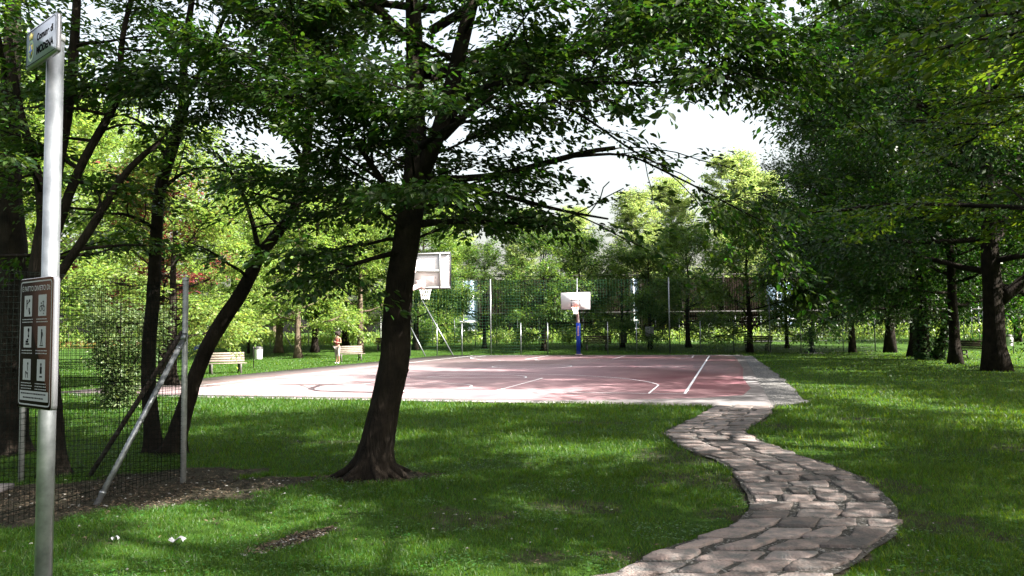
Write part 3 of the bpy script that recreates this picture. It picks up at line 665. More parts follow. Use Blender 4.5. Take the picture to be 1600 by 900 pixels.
# the left group behind and inside the wire fence
YA = 11.2; bA = G(12, 706)
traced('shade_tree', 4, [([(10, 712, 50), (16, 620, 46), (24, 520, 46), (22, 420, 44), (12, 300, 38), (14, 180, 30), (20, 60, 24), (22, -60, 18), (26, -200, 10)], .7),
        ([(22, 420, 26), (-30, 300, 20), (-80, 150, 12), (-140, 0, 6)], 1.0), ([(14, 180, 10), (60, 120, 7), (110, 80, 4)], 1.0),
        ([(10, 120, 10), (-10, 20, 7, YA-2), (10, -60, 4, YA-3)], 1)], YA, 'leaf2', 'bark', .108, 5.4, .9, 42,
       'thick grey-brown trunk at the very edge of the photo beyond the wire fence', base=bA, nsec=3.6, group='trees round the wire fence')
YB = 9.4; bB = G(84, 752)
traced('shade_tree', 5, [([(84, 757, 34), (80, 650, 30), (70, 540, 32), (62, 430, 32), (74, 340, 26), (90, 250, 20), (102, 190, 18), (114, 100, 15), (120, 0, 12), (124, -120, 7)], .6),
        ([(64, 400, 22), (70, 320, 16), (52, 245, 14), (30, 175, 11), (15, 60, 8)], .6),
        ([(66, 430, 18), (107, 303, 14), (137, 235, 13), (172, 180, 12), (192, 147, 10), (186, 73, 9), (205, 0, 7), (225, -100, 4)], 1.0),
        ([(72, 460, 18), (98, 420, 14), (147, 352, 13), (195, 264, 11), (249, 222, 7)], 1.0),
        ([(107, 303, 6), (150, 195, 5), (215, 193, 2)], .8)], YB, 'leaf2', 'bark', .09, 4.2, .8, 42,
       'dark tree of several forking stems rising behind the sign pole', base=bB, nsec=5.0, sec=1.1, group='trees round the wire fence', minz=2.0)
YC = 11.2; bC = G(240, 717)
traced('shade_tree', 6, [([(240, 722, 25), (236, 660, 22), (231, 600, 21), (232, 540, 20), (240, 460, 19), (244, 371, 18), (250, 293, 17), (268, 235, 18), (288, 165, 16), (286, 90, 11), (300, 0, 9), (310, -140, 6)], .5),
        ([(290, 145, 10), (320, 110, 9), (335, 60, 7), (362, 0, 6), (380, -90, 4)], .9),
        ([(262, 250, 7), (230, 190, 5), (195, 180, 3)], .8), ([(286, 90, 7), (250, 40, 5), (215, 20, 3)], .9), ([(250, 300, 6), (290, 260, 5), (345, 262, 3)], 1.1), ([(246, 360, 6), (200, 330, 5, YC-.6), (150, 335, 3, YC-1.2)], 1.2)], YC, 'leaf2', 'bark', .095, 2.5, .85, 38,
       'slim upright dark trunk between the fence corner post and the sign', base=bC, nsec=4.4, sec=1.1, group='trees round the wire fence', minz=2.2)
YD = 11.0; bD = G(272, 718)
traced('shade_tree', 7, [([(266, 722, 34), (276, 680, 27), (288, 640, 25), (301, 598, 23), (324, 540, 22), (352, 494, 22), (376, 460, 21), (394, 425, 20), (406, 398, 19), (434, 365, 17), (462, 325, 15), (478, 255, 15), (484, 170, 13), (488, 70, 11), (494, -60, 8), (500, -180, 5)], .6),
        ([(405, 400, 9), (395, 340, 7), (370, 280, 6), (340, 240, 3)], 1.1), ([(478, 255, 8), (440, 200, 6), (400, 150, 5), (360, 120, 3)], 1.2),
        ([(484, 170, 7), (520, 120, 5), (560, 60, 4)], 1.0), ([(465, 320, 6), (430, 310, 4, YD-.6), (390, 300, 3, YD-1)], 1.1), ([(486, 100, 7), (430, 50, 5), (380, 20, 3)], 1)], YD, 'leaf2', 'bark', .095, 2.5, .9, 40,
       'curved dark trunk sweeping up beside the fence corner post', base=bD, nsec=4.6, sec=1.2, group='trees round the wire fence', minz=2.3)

# near shade trees that stand just outside the frame on the right and reach into it
tp = tree_proto('shade_tree', 41, 13.5, 6.4, .26, .20, 20, 'leaf_warm', 'bark', .10, K_=64, six=True, width=.36, nsec=7, per=2.9, lw=.54, sprayL=1.1, elev=(2, 55), sec_len=.36)
put(tp, used, (9.2, 8.8, 0), 'leafy tree just outside the frame whose branches hang into the top corner', group='trees beside the stone path', sz=.9)
put(tp, used, (13.2, 9.6, 0), 'second leafy tree beside the path, its trunk outside the frame', group='trees beside the stone path', rz=2.1, sc=1.0, sz=.85)
put(tp, used, (8.6, 1.2, 0), 'tree beside the camera that shades the near lawn', group='trees beside the stone path', rz=4.0, sc=1.0, sz=1.1)
put(tp, used, (15.5, -1.0, 0), 'tree beyond the camera side of the path that shades the near lawn', group='trees beside the stone path', rz=5.2, sc=1.0, sz=.9)

# big dark trees on the right lawn
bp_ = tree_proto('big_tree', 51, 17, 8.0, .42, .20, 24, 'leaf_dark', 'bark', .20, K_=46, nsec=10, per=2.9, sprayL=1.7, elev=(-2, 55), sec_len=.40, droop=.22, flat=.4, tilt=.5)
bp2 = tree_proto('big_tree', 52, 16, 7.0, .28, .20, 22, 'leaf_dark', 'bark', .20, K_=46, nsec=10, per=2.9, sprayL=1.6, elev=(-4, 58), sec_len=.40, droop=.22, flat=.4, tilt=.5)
u2 = {}
g_ = 'big trees on the lawn beyond the path'
o = put(bp_, u2, G(1557, 580), 'broadest dark trunk on the right lawn with a thick side limb', group=g_)
o = put(bp2, u2, G(1493, 569), 'leaning brown trunk just beside the broadest trunk on the lawn', group=g_, sc=.9, rz=1.0)
tw_ = put(bp_, u2, G(1434, 557), 'straight dark trunk behind the ivy-wrapped twin stems', group=g_, sc=.95, rz=2.2)
put(bp2, u2, G(1590, 533), 'far trunk beyond the white bin at the edge of the lawn', group=g_, sc=.9, rz=4.4)
put(bp_, u2, (20.5, 18.5, 0), 'huge tree outside the frame whose crown fills the right side above the lawn', group=g_, rz=5.1, sc=1.0, sz=1.22)
# thick visible side limb of the nearest big tree belongs to its trunk mesh: a separate limb mesh under it
root = [q_ for q_ in C.objects if q_.get('label', '').startswith('broadest')][0]
mb = MB(); mb.tube(smooth_pts([(.15, 0, 2.6), (.8, -.2, 3.2), (1.8, -.3, 4.1), (3.2, -.5, 5.2), (5, -1, 6)], 12), np.linspace(.24, .06, 12), 8); mb.build('limb', M['bark'], root, smooth=True)
# ivy twin stem
rng = np.random.default_rng(9); b_ = G(1454, 562); root = empty('ivy_tree', b_); mb = MB()
mb.tube(smooth_pts([(-.35, 0, -.1), (-.35, 0, 1.5), (-.3, 0, 3), (-.5, 0, 5.5), (-.3, 0, 8)], 14), np.linspace(.3, .08, 14), 9, rough=.3, rng=rng)
mb.tube(smooth_pts([(.2, 0, -.1), (.7, 0, 1.2), (1.3, .1, 2.6), (1.6, .1, 4.2), (1.8, .1, 6.5)], 14), np.linspace(.24, .06, 14), 9, rough=.3, rng=rng)
mb.build('trunk', M['bark'], root, smooth=True)
th = rng.random(2600)*2*PI; hz = rng.random(2600)**1.4*4.2; sd_ = rng.random(2600) < .5; cx = np.where(sd_, -.34, np.interp(hz, [0, 1.2, 2.6, 4.2], [.2, .7, 1.3, 1.6])); rr = .28+.12*rng.random(2600)
Pp = np.stack([cx+rr*np.cos(th), rr*np.sin(th), hz], -1); leaves('ivy', Pp, unit(np.stack([np.cos(th), np.sin(th), -.6+0*th], -1)+rng.normal(0, .4, (2600, 3))), np.stack([np.cos(th), np.sin(th), 1+0*th], -1), .12+.06*rng.random(2600), M['leaf_dark'], root, six=False, width=.9)
A, D, L = anchors([np.array([(-.5, 0, 4), (-.4, 0, 8)]), np.array([(1.6, 0, 4), (1.8, 0, 6.5)])], rng, 26, 1.8, zb=.2); D += rng.normal(0, .5, D.shape)
q5 = sprays(A, D, L, 36, rng, .18); leaves('crown', *q5[:4], M['leaf_dark'], root, six=False)
tag(root, 'twin ivy-wrapped dark stems springing from one foot', 'tree', g_)
# blue-green conifer masses right of centre
cp = tree_proto('evergreen_tree', 61, 17, 6.0, .22, .17, 34, 'leaf_blue', 'bark', .16, K_=70, nsec=9, per=2.5, sprayL=1.4, elev=(6, 62), sec_len=.38, lw=.5, droop=.12, nrand=.9, width=.5, flat=.45, tilt=.7)
u3 = {}
put(cp, u3, (22.5, 51.0, 0), 'tall blue-green evergreen closing the far corner of the court', group='dark evergreens beside the court', sc=1.0)
put(cp, u3, G(1392, 551), 'dense evergreen whose trunk stands between the drinking fountain and the ivy-wrapped stems', group='dark evergreens beside the court', sc=1.4, rz=2)

# background trees beyond the court (far side)
lime = [tree_proto('park_tree', 70+i, 11, 4.6, .26, .20, 16, mt, bk, .18, K_=46, nsec=8, per=3.0, sprayL=1.25, elev=(0, 60), sec_len=.42, nrand=.8, flat=.3, tilt=.35) for i, (mt, bk) in enumerate((('leaf_lime', 'bark_tan'), ('leaf_mid', 'bark'), ('leaf_lime', 'bark')))]
young = tree_proto('young_tree', 80, 6.5, 2.6, .10, .26, 14, 'leaf_lime', 'bark', .13, K_=44, nsec=6, per=3.4, sprayL=.9, elev=(10, 65))
red_t = tree_proto('plum_tree', 81, 7.5, 2.8, .14, .25, 14, 'leaf_red', 'bark', .14, K_=40, nsec=6, per=2.8, sprayL=1.0, elev=(15, 60))
fence_t = tree_proto('roadside_tree', 82, 9.0, 3.7, .20, .15, 18, 'leaf_mid', 'bark', .17, K_=44, nsec=8, per=2.3, sprayL=1.2, elev=(-5, 62), flat=.35, tilt=.4)
popl = tree_proto('poplar_tree', 83, 22, 6.0, .30, .10, 36, 'leaf_poplar', 'bark_tan', .26, K_=36, nsec=8, per=2.0, sprayL=1.6, elev=(30, 70), nrand=.9)
ul = {}
gp = 'park trees beyond the far side of the court'
put(lime[0], ul, G(465, 560), 'slim sunlit trunk with bright crown standing between bin and walking person', group=gp, sc=.95)
put(lime[1], ul, G(492, 551), 'thick dark trunk just behind the slim sunlit one', group=gp, sc=1.05, sz=1.0)
put(lime[0], ul, G(563, 552), 'stout tan trunk with spreading roots behind the second bench', group=gp, sc=1.0, rz=2)
put(lime[2], ul, G(268, 604), 'bright yellow-green tree overhanging the near bench', group=gp, sc=.72, rz=1)
put(lime[2], ul, G(330, 563), 'yellow-green tree behind the near bench', group=gp, sc=.75, rz=4)
put(lime[2], ul, (-22, 36, 0), 'bright leafy tree seen through the wire fence above the weeds', group=gp, sc=1.15, rz=5)
put(lime[0], ul, (-26.5, 44, 0), 'tall bright tree far behind the sign pole', group=gp, sc=1.5, rz=.5)
put(lime[2], ul, (-21, 29, 0), 'bright tree behind the thick edge trunk', group=gp, sc=1.15, rz=2.6)
put(lime[1], ul, (-13.5, 62, .5), 'mid-green tree at the back of the park left of the person', group=gp, sc=1.15, rz=1.6)
put(lime[2], ul, (-24, 66, .5), 'pale green tree at the back between fence posts', group=gp, sc=1.35, rz=3.6)
put(lime[1], ul, G(650, 547), 'dark trunk seen just behind the near hoop net', group=gp, sc=.95, rz=4)
put(lime[2], ul, (-8.0, 70, .6), 'bright crown rising behind the near backboard', group=gp, sc=1.2, rz=5)
put(lime[0], ul, (-17, 56, .3), 'bright tree above the slanted fence brace', group=gp, sc=1.15, rz=.4)
put(young, {}, G(388, 553), 'young thin tree with loose bright crown behind the bin', group=gp)
put(red_t, {}, P(252, 560, 27)*np.array((1, 1, 0)), 'red-leaved plum tree among the green crowns')
uf = {}; gf = 'roadside trees along the far netting'
for px, py, lb, sc in ((757, 545, 'thin trunk in front of the blue glazed opening', .85), (850, 549, 'forked dark trunk between far netting posts and the blue hoop pole', 1.0), (973, 543, 'slim trunk beside the dark litter bin', .82), (1016, 546, 'short trunk carrying the white notice sheet', .85),
                       (1075, 543, 'thick trunk beyond the leaning netting post', 1.0), (1172, 551, 'trunk behind the dark bench at the court corner', 1.1), (905, 543, 'dark crown right behind the far backboard', .95), (1230, 545, 'thin trunk between the glazed opening and fountain', .8)):
    put(fence_t, uf, G(px, py), 'roadside tree: '+lb, group=gf, sc=sc, rz=px)
up_ = {}; gq = 'tall pale poplars behind the wooden barrier'
pl = [(-20, 105, .8), (-8, 98, .85), (1.5, 96, .72), (8.5, 104, .78), (15, 92, .78), (21, 101, .92), (27.5, 95, 1.0), (34, 104, .98), (-31, 100, .85), (-44, 92, .95)]
nm = ['first', 'second', 'third', 'fourth', 'fifth', 'sixth', 'seventh', 'eighth']
for i, (x, y, s) in enumerate(pl):
    where = ('above the near backboard', 'just beyond the near backboard', 'between the near backboard and the tall netting post', 'behind the far backboard', 'above the gap in the barrier', 'left of the leaning netting post', 'above the leaning netting post, tallest against the sky', 'next to the dark evergreen', 'behind the walking person', 'far behind the curved trunk')[i]
    put(popl, up_, (x, y, .7), 'pale yellow-green poplar '+where, group=gq, sc=s*1.06, rz=i*1.3)

# pale shrub inside the fence
rng = np.random.default_rng(15); b_ = G(183, 640); root = empty('shrub', b_); mb = MB(); ls = []
for k in range(9):
    az = k*2.4; b = branch((0, 0, 0), (math.cos(az)*.35, math.sin(az)*.35, 1), 2.6*rng.uniform(.7, 1.05), rng, 7, up=.05); mb.tube(b, np.linspace(.022, .006, 7), 5, cap=False); ls.append(b)
mb.tube(smooth_pts([(0, 0, -.05), (-.05, 0, 1), (.05, 0, 2.4)], 8), np.linspace(.10, .03, 8), 7)
A, D, L = anchors(ls, rng, 22, .55, start=.05); D += rng.normal(0, .5, D.shape); q5 = sprays(A, D, L, 26, rng, .075, width=.5); mb.build('stems', M['bark'], root, smooth=True); leaves('foliage', *q5[:4], M['leaf_pale'], root, width=.6)
tag(root, 'pale-leaved shrub seen through the wire fence at the court edge', 'shrub')

# tall weeds on the bank
rng = np.random.default_rng(19); n = 26000; x = rng.uniform(-45, 62, n); y = 61.5+rng.random(n)*12; k = N3(x, y, 2.2, 2) > .25; x, y = x[k], y[k]; n = len(x)
hgt = (.25+1.15*N1(x, y*.6, 2.0, 3)**1.2)*np.where(rng.random(n) < .06, 1.9, 1)*(1+.45*sstep(20, 30, x)); z = H(x, y)+rng.random(n)*hgt; az = rng.random(n)*2*PI
D = np.stack([np.cos(az)*.7, np.sin(az)*.7, .8+0*az], -1)
tag(leaves('weeds', np.stack([x, y, z], -1), D, np.stack([np.cos(az), np.sin(az), .6+0*az], -1)+rng.normal(0, .4, (n, 3)), .22+.2*rng.random(n), M['weed'], width=.38, six=False), 'tall sunlit weeds on the bank behind the netting', 'weeds', kind='stuff')
# low shrubs in front of the barrier, each its own
rng = np.random.default_rng(20); base = None
for i, (px, Yd, s) in enumerate(((690, 66, 2.4), (775, 66, 1.3), (890, 64, 1.6), (820, 67, 1.2), (1100, 66, 1.3), (660, 62, 1.7))):
    if base is None:
        base = empty('bush'); mb = MB(); ls = []
        for k in range(10):
            az = k*2.4; b = branch((0, 0, 0), (math.cos(az)*.8, math.sin(az)*.8, .9), 1.2*rng.uniform(.7, 1.1), rng, 5); mb.tube(b, np.linspace(.02, .005, 5), 4, cap=False); ls.append(b)
        A, D, L = anchors(ls, rng, 10, .5, start=.05); D += rng.normal(0, .5, D.shape); q5 = sprays(A, D, L, 24, rng, .10, width=.5); mb.build('stems', M['bark'], base); leaves('foliage', *q5[:4], M['leaf_mid'], base, six=False, width=.6); o = base
    else: o = copy_tree(base)
    p = P(px, 540, Yd); o.location = (p[0], Yd, float(H(0, Yd))); o.scale = (s, s, s); o.rotation_euler = (0, 0, i)
    tag(o, 'bush on the weedy bank '+('left of the blue glazed opening', 'just beyond the first tall netting post', 'behind the blue hoop pole', 'between two roadside trunks', 'near the barrier end', 'behind the slanted fence brace')[i], 'bush', 'bushes before the wooden barrier')

# ---------------------------------------------------------------- wooden barrier behind
YW = 79.0; zb = .8
def wx(px): return float(P(px, 500, YW)[0])
root = empty('wooden_barrier', (0, YW, zb)); topz = P(900, 436, YW)[2]-zb; beam = P(900, 489, YW)[2]-zb
opens = [(709, 749), (984, 1001), (1196, 1246)]; xs = [wx(676)]
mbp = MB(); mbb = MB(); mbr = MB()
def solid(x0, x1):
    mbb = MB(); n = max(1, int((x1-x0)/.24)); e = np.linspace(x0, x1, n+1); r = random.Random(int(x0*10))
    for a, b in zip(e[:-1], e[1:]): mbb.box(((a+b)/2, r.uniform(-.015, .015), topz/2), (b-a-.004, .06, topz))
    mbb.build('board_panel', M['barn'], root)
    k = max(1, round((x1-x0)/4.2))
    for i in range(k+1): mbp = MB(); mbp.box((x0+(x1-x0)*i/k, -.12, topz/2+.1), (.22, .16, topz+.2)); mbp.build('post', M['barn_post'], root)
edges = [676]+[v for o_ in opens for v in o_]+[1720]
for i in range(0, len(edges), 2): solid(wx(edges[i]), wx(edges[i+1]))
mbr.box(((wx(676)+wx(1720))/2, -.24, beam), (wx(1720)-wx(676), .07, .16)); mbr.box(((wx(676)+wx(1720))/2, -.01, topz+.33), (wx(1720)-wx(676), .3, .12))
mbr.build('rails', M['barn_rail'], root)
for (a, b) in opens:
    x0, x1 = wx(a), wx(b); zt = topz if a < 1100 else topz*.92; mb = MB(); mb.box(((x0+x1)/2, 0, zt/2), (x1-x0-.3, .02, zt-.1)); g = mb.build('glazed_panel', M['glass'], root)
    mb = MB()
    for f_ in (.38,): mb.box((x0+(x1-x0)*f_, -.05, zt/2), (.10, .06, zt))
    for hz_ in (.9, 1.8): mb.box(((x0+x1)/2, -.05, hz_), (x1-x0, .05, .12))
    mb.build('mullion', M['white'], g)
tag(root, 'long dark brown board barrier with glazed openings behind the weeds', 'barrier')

# ---------------------------------------------------------------- netting behind the court
def netting(name, pts, tall, label, cat='netting', cell=.17, th=.007, ht=None, material='net_green'):
    """pts: post ground points; tall: post heights"""
    root = empty(name, (float(pts[0][0]), float(pts[0][1]), 0)); o_ = np.array(root.location)
    for p, h in zip(pts, tall):
        mb = MB(); q = np.array(p)-o_; mb.tube([q+np.array((0, 0, -.1)), q+np.array((0, 0, h))], .035 if h < 3 else .05, 8); mb.build('post', M['steel'], root)
    mb = MB()
    for a, b in zip(pts[:-1], pts[1:]):
        a = np.array(a)-o_; b = np.array(b)-o_; L = np.linalg.norm((b-a)[:2]); d = (b-a)/L; hh = ht; R = np.array([[d[0], -d[1], 0], [d[1], d[0], 0], [0, 0, 1]])
        for s in np.arange(cell, L, cell): mb.box(a+d*s+np.array((0, 0, hh/2)), (th, th, hh), R)
        for z in np.arange(.05, hh, cell): mb.box((a+b)/2+np.array((0, -.008, z)), (L, th*.7, th), R)
    mb.build('net', M[material], root)
    return tag(root, label, cat)
Yf = 52.3
def fp(px): return np.array((P(px, 553, Yf)[0], Yf, 0.))
tall5 = 5.2
fx = [641, 683, 722, 767, 814, 856, 903, 950, 995, 1047, 1095, 1147]
netting('ball_netting', [fp(x) for x in fx], [tall5, 2.2, 2.2, tall5, 2.2, 2.2, tall5, 2.2, 2.2, tall5, 2.2, 2.2], 'tall green ball netting on grey posts right behind the far baseline', ht=tall5-.1, cell=.2, th=.006)
netting('wire_fence', [fp(x) for x in (1204, 1252, 1318, 1368)], [3.8, 2.3, 2.6, 3.1], 'fence of thin grey posts between court corner and drinking fountain', cat='fence', ht=2.1, cell=.25, th=.004, material='steel_dull')
for (a, b, lb) in (((642, 512), (665, 553), 'short slanted steel brace at the end post of the ball netting'), ((660, 470), (709, 553), 'long slanted steel brace of the ball netting')):
    root = None; mb = MB(); A_ = P(a[0], a[1], Yf-.1); B_ = P(b[0], b[1], Yf-1.3 if a[0] > 650 else Yf-.6); B_[2] = .0; mb.tube([A_, B_], .04, 8)
    o = mb.build('fence_brace', M['steel']); net_ = [q_ for q_ in C.objects if q_.name == 'ball_netting'][0]; o.parent = net_; o.matrix_parent_inverse = Matrix.Translation(-net_.location); o.name = 'brace'
# second, farther fence
Y2 = 60.5
def fp2(px): return np.array((P(px, 545, Y2)[0], Y2, float(H(0, Y2))))
def rel(pts): return pts
z2 = float(H(0, Y2))
root = empty('back_fence', (0, Y2, z2))
for px in (676, 710, 743, 776, 809, 843, 880, 912, 946, 986, 1025, 1062, 1108, 1150, 1190, 1232, 1275, 1330):
    mb = MB(); x = fp2(px)[0]; mb.tube([(x, 0, -.1), (x, 0, 2.1)], .03, 6); mb.build('post', M['steel'], root)
mb = MB()
for z in np.arange(.1, 2.05, .24): mb.box(((fp2(676)[0]+fp2(1330)[0])/2, 0, z), (fp2(1330)[0]-fp2(676)[0], .004, .006))
mb.build('wires', M['steel_dull'], root)
tag(root, 'low wire fence on thin posts along the weedy bank', 'fence')
# far left fence
YL = 62.0; root = empty('back_fence', (0, YL, float(H(0, YL))))
lx = [P(px, 545, YL)[0] for px in (300, 345, 385, 422, 437, 482, 517, 562, 595, 628)]
for k, x in enumerate(lx):
    mb = MB(); mb.tube([(x, 0, -.1), (x, 0, 2.4)], .035, 6); mb.build('post', M['steel_dull'], root)
mb = MB()
for z in np.arange(.1, 2.35, .15): mb.box(((lx[0]+lx[-1])/2, 0, z), (lx[-1]-lx[0], .004, .006))
for x in np.arange(lx[0], lx[-1], .15): mb.box((x, .006, 1.2), (.006, .004, 2.3))
mb.build('mesh', M['net_green'], root)
mb = MB(); x = lx[4]; mb.tube([(x-.3, -.05, 2.2), (x+1.5, -1.4, -.2)], .04, 6); mb.build('brace', M['steel'], root)
tag(root, 'green mesh fence at the back of the park behind the walking person', 'fence')

# steel cage on the far right
root = empty('steel_cage', (float(P(1500, 545, 56)[0]), 56, .1)); 
for k in range(9):
    mb = MB(); x = k*.45; mb.tube([(x, .2*math.sin(k*1.7), -.2), (x, .2*math.sin(k*1.7), 3.3)], .04, 6); mb.build('post', M['steel'], root)
mb = MB()
for z in np.arange(.1, 3.3, .18): mb.box((1.8, .3, z), (3.8, .01, .01))
for x in np.arange(0, 3.8, .12): mb.box((x, .31, 1.6), (.01, .01, 3.2))
mb.build('mesh', M['net_green'], root); tag(root, 'tall pale mesh enclosure between the leaning trunk and broadest trunk', 'enclosure')

# ---------------------------------------------------------------- wire fence on the left with braces
pc = G(286, 752); p2 = G(33, 752); dr = unit((p2-pc)[None])[0]
root = empty('wire_fence', (float(pc[0]), float(pc[1]), 0)); o_ = np.array(root.location); HF = 2.32
def post(mbp, x, y, h=HF, r_=.033): 
    mb = MB(); mb.tube([(x, y, -.1), (x, y, h)], r_, 12); mb.lathe([(r_*1.15, 0), (r_*1.15, .03), (.0, .045)], (x, y, h), 12); mb.build('post', M['steel_dull'], root, smooth=True)
post(None, 0, 0)
d1 = (p2-pc)[:2]; L1 = np.linalg.norm(d1); d1 = d1/L1; post(None, *(d1*L1)); post(None, *(d1*L1*2))
pb = G(150, 790); d2 = (pb-pc)[:2]; L2 = np.linalg.norm(d2); d2 = d2/L2; post(None, *(d2*2.6))
def wiremesh(d, L, wname):
    mb = MB(); R = np.array([[d[0], -d[1], 0], [d[1], d[0], 0], [0, 0, 1]]); rr = random.Random(3)
    sag = lambda s: .018*math.sin(s*2.1)
    for s in np.arange(.05, L, .052):
        mb.tube([(d[0]*s, d[1]*s, .05), (d[0]*s+rr.uniform(-.004, .004), d[1]*s+sag(s), HF*.5), (d[0]*s, d[1]*s, HF-.04)], .0023, 3, cap=False)
    for z in np.arange(.06, HF-.03, .052):
        pts = [(d[0]*s, d[1]*s+sag(s)*math.sin(z*1.4), z+.010*math.sin(s*3+z)) for s in np.linspace(0, L, 24)]; mb.tube(pts, .0023, 3, cap=False)
    for z in (.15, 1.2, HF-.05): mb.tube([(0, 0, z), (d[0]*L, d[1]*L, z)], .003, 4, cap=False)
    mb.build(wname, M['wire'], root)
wiremesh(d1, L1*2.2, 'mesh'); wiremesh(d2, 2.6, 'mesh')
mb = MB(); mb.tube([np.array((-.01, -.03, 1.62)), (pb-o_)*np.array((1, 1, 0))+np.array((0, 0, .0))], .030, 12)
mb.tube([np.array((-.01, -.03, 1.62)), np.array((-.0, -.0, 1.70))], .034, 12)
for t_ in (.05, .52, .93):
    q = np.array((-.01, -.03, 1.62))*(1-t_)+(pb-o_)*np.array((1, 1, 0))*t_; e = unit(((pb-o_)*np.array((1, 1, 0))-np.array((-.01, -.03, 1.62)))[None])[0]; mb.tube([q, q+e*.025], .034, 12)
mb.build('brace', M['steel'], root, smooth=True)
pd_ = G(138, 747); mb = MB(); mb.tube([np.array((-.03, .0, 1.72)), (pd_-o_)*np.array((1, 1, 0))], .028, 12); o = mb.build('brace', M['brace_dark'], root, smooth=True)
mb = MB(); mb.box(((p2-pc)[0]*.9-.3, -.5, .02), (.6, .35, .08)); mb.build('base_plinth', M['concrete'], root)
tag(root, 'dark wire mesh fence corner with two slanted steel braces near the sign pole', 'fence')

# ---------------------------------------------------------------- sign pole
SPY = 2.92
ptop = P(86, 95, SPY); pbot = P(70, 900, SPY); pbx = ptop+(pbot-ptop)*1.0
x0 = float(P(77, 500, SPY)[0]); root = empty('sign_post', (x0, SPY, 0))
mb = MB(); mb.tube([(0, 0, -.1), (0, 0, ptop[2]+.10)], .030, 24); mb.build('pole', M['steel'], root, smooth=True)
# plate frames, read off the photo: near edge at right, far edge at left
def plate(pr, pl, zt, zb_, rad, t=.018):
    c = (pr+pl)/2; ax = unit((pr-pl)[None])[0]; w_ = np.linalg.norm(pr-pl); n = np.array((-ax[1], ax[0], 0)); n = n if n.dot(-c) > 0 else -n
    return c, ax, w_, n
nearY, farY = 2.76, 2.965
pr = P(96, 60, nearY)*np.array((1, 1, 0)); pl_ = P(49, 60, farY)*np.array((1, 1, 0)); c, ax, w_, nn = plate(pr, pl_, 0, 0, 0)
O = np.array(root.location)
def rrect(w, h, r, n=5):
    out = []
    for (cx, cy, a0) in ((w/2-r, h/2-r, 0), (-w/2+r, h/2-r, 90), (-w/2+r, -h/2+r, 180), (w/2-r, -h/2+r, 270)):
        for k in range(n): a = math.radians(a0+90*k/(n-1)); out.append((cx+r*math.cos(a), cy+r*math.sin(a)))
    return out
def ring2(mb, outer, inner, o, ax_, ay_, az_):
    a = np.array(outer); b = np.array(inner); n = len(a); V = [np.array(o)+q[0]*np.array(ax_)+q[1]*np.array(ay_) for q in np.vstack([a, b])]; i = np.arange(n); j = (i+1) % n
    mb.add(V, [np.stack([i, j, j+n, i+n], -1)])
UPV = np.array((0, 0, 1.))
def text_part(name, body, size, pos, ax_, nn_, material, parent, align='CENTER', bold=0.0):
    cu = bpy.data.curves.new(name, 'FONT'); cu.body = body; cu.size = size; cu.align_x = align; cu.offset = bold; cu.extrude = 0
    to = bpy.data.objects.new(name, cu); C.objects.link(to); dg = bpy.context.evaluated_depsgraph_get(); me = bpy.data.meshes.new_from_object(to.evaluated_get(dg)); bpy.data.objects.remove(to)
    V = np.array([v.co[:] for v in me.vertices]); 
    R = np.stack([ax_, UPV, nn_], 0); V = V @ R + np.array(pos)
    for v, c_ in zip(me.vertices, V): v.co = c_
    me.materials.clear(); me.materials.append(material); o = bpy.data.objects.new(name, me); C.objects.link(o); o.parent = parent; return o
# face axis: viewed from the camera, text runs left (far) to right (near)
zt = (P(96, 21, nearY)[2]+P(49, 53, farY)[2])/2; zb1 = (P(96, 81, nearY)[2]+P(49, 111, farY)[2])/2; hgt = zt-zb1
c1 = c-O+np.array((0, 0, (zt+zb1)/2)); off = nn*.012
mb = MB(); mb.prism(rrect(w_, hgt, .014), c1+nn*0.0, ax, UPV, nn, .016); pl1 = mb.build('name_plate', M['sign_back'], root)
mb = MB(); mb.prism(rrect(w_-.006, hgt-.006, .013), c1+nn*.016, ax, UPV, nn, .0015); mb.build('face', M['sign_white'], pl1)
mb = MB(); ring2(mb, rrect(w_-.014, hgt-.014, .012), rrect(w_-.020, hgt-.020, .010), c1+nn*.0182, ax, UPV, nn); mb.build('border', M['ink'], pl1)
text_part('lettering', 'Comune di', .037, c1+nn*.0184+ax*.045+UPV*.012, ax, nn, M['ink'], pl1, bold=.0018)
text_part('lettering', 'MODENA', .040, c1+nn*.0184+ax*.045-UPV*.040, ax, nn, M['ink'], pl1, bold=.0020)
cc = c1+nn*.0182-ax*.100-UPV*.012
ell = lambda a, b, n=24: [(a*math.cos(t), b*math.sin(t)) for t in np.linspace(0, 2*PI, n, endpoint=False)]
mb = MB(); ring2(mb, ell(.032, .042), ell(.023, .032), cc, ax, UPV, nn); mb.build('crest_wreath', M['cgreen'], pl1)
mb = MB(); mb.prism([(-.018, .022), (-.018, -.008), (0, -.028), (.018, -.008), (.018, .022)][::-1], cc+nn*.0004, ax, UPV, nn, .0006); mb.build('crest_shield', M['gold'], pl1)
mb = MB(); mb.prism([(-.005, .020), (-.005, -.02), (.005, -.02), (.005, .020)][::-1], cc+nn*.0012, ax, UPV, nn, .0004); mb.prism([(-.016, .004), (-.016, -.006), (-.0052, -.006), (-.0052, .004)][::-1], cc+nn*.0012, ax, UPV, nn, .0004); mb.prism([(.0052, .004), (.0052, -.006), (.016, -.006), (.016, .004)][::-1], cc+nn*.0012, ax, UPV, nn, .0004); mb.build('crest_cross', M['cblue'], pl1)
mb = MB(); mb.prism([(-.018, .044), (-.022, .068), (-.010, .058), (0, .074), (.010, .058), (.022, .068), (.018, .044)][::-1], cc, ax, UPV, nn, .0008); mb.build('crest_crown', M['gold'], pl1)
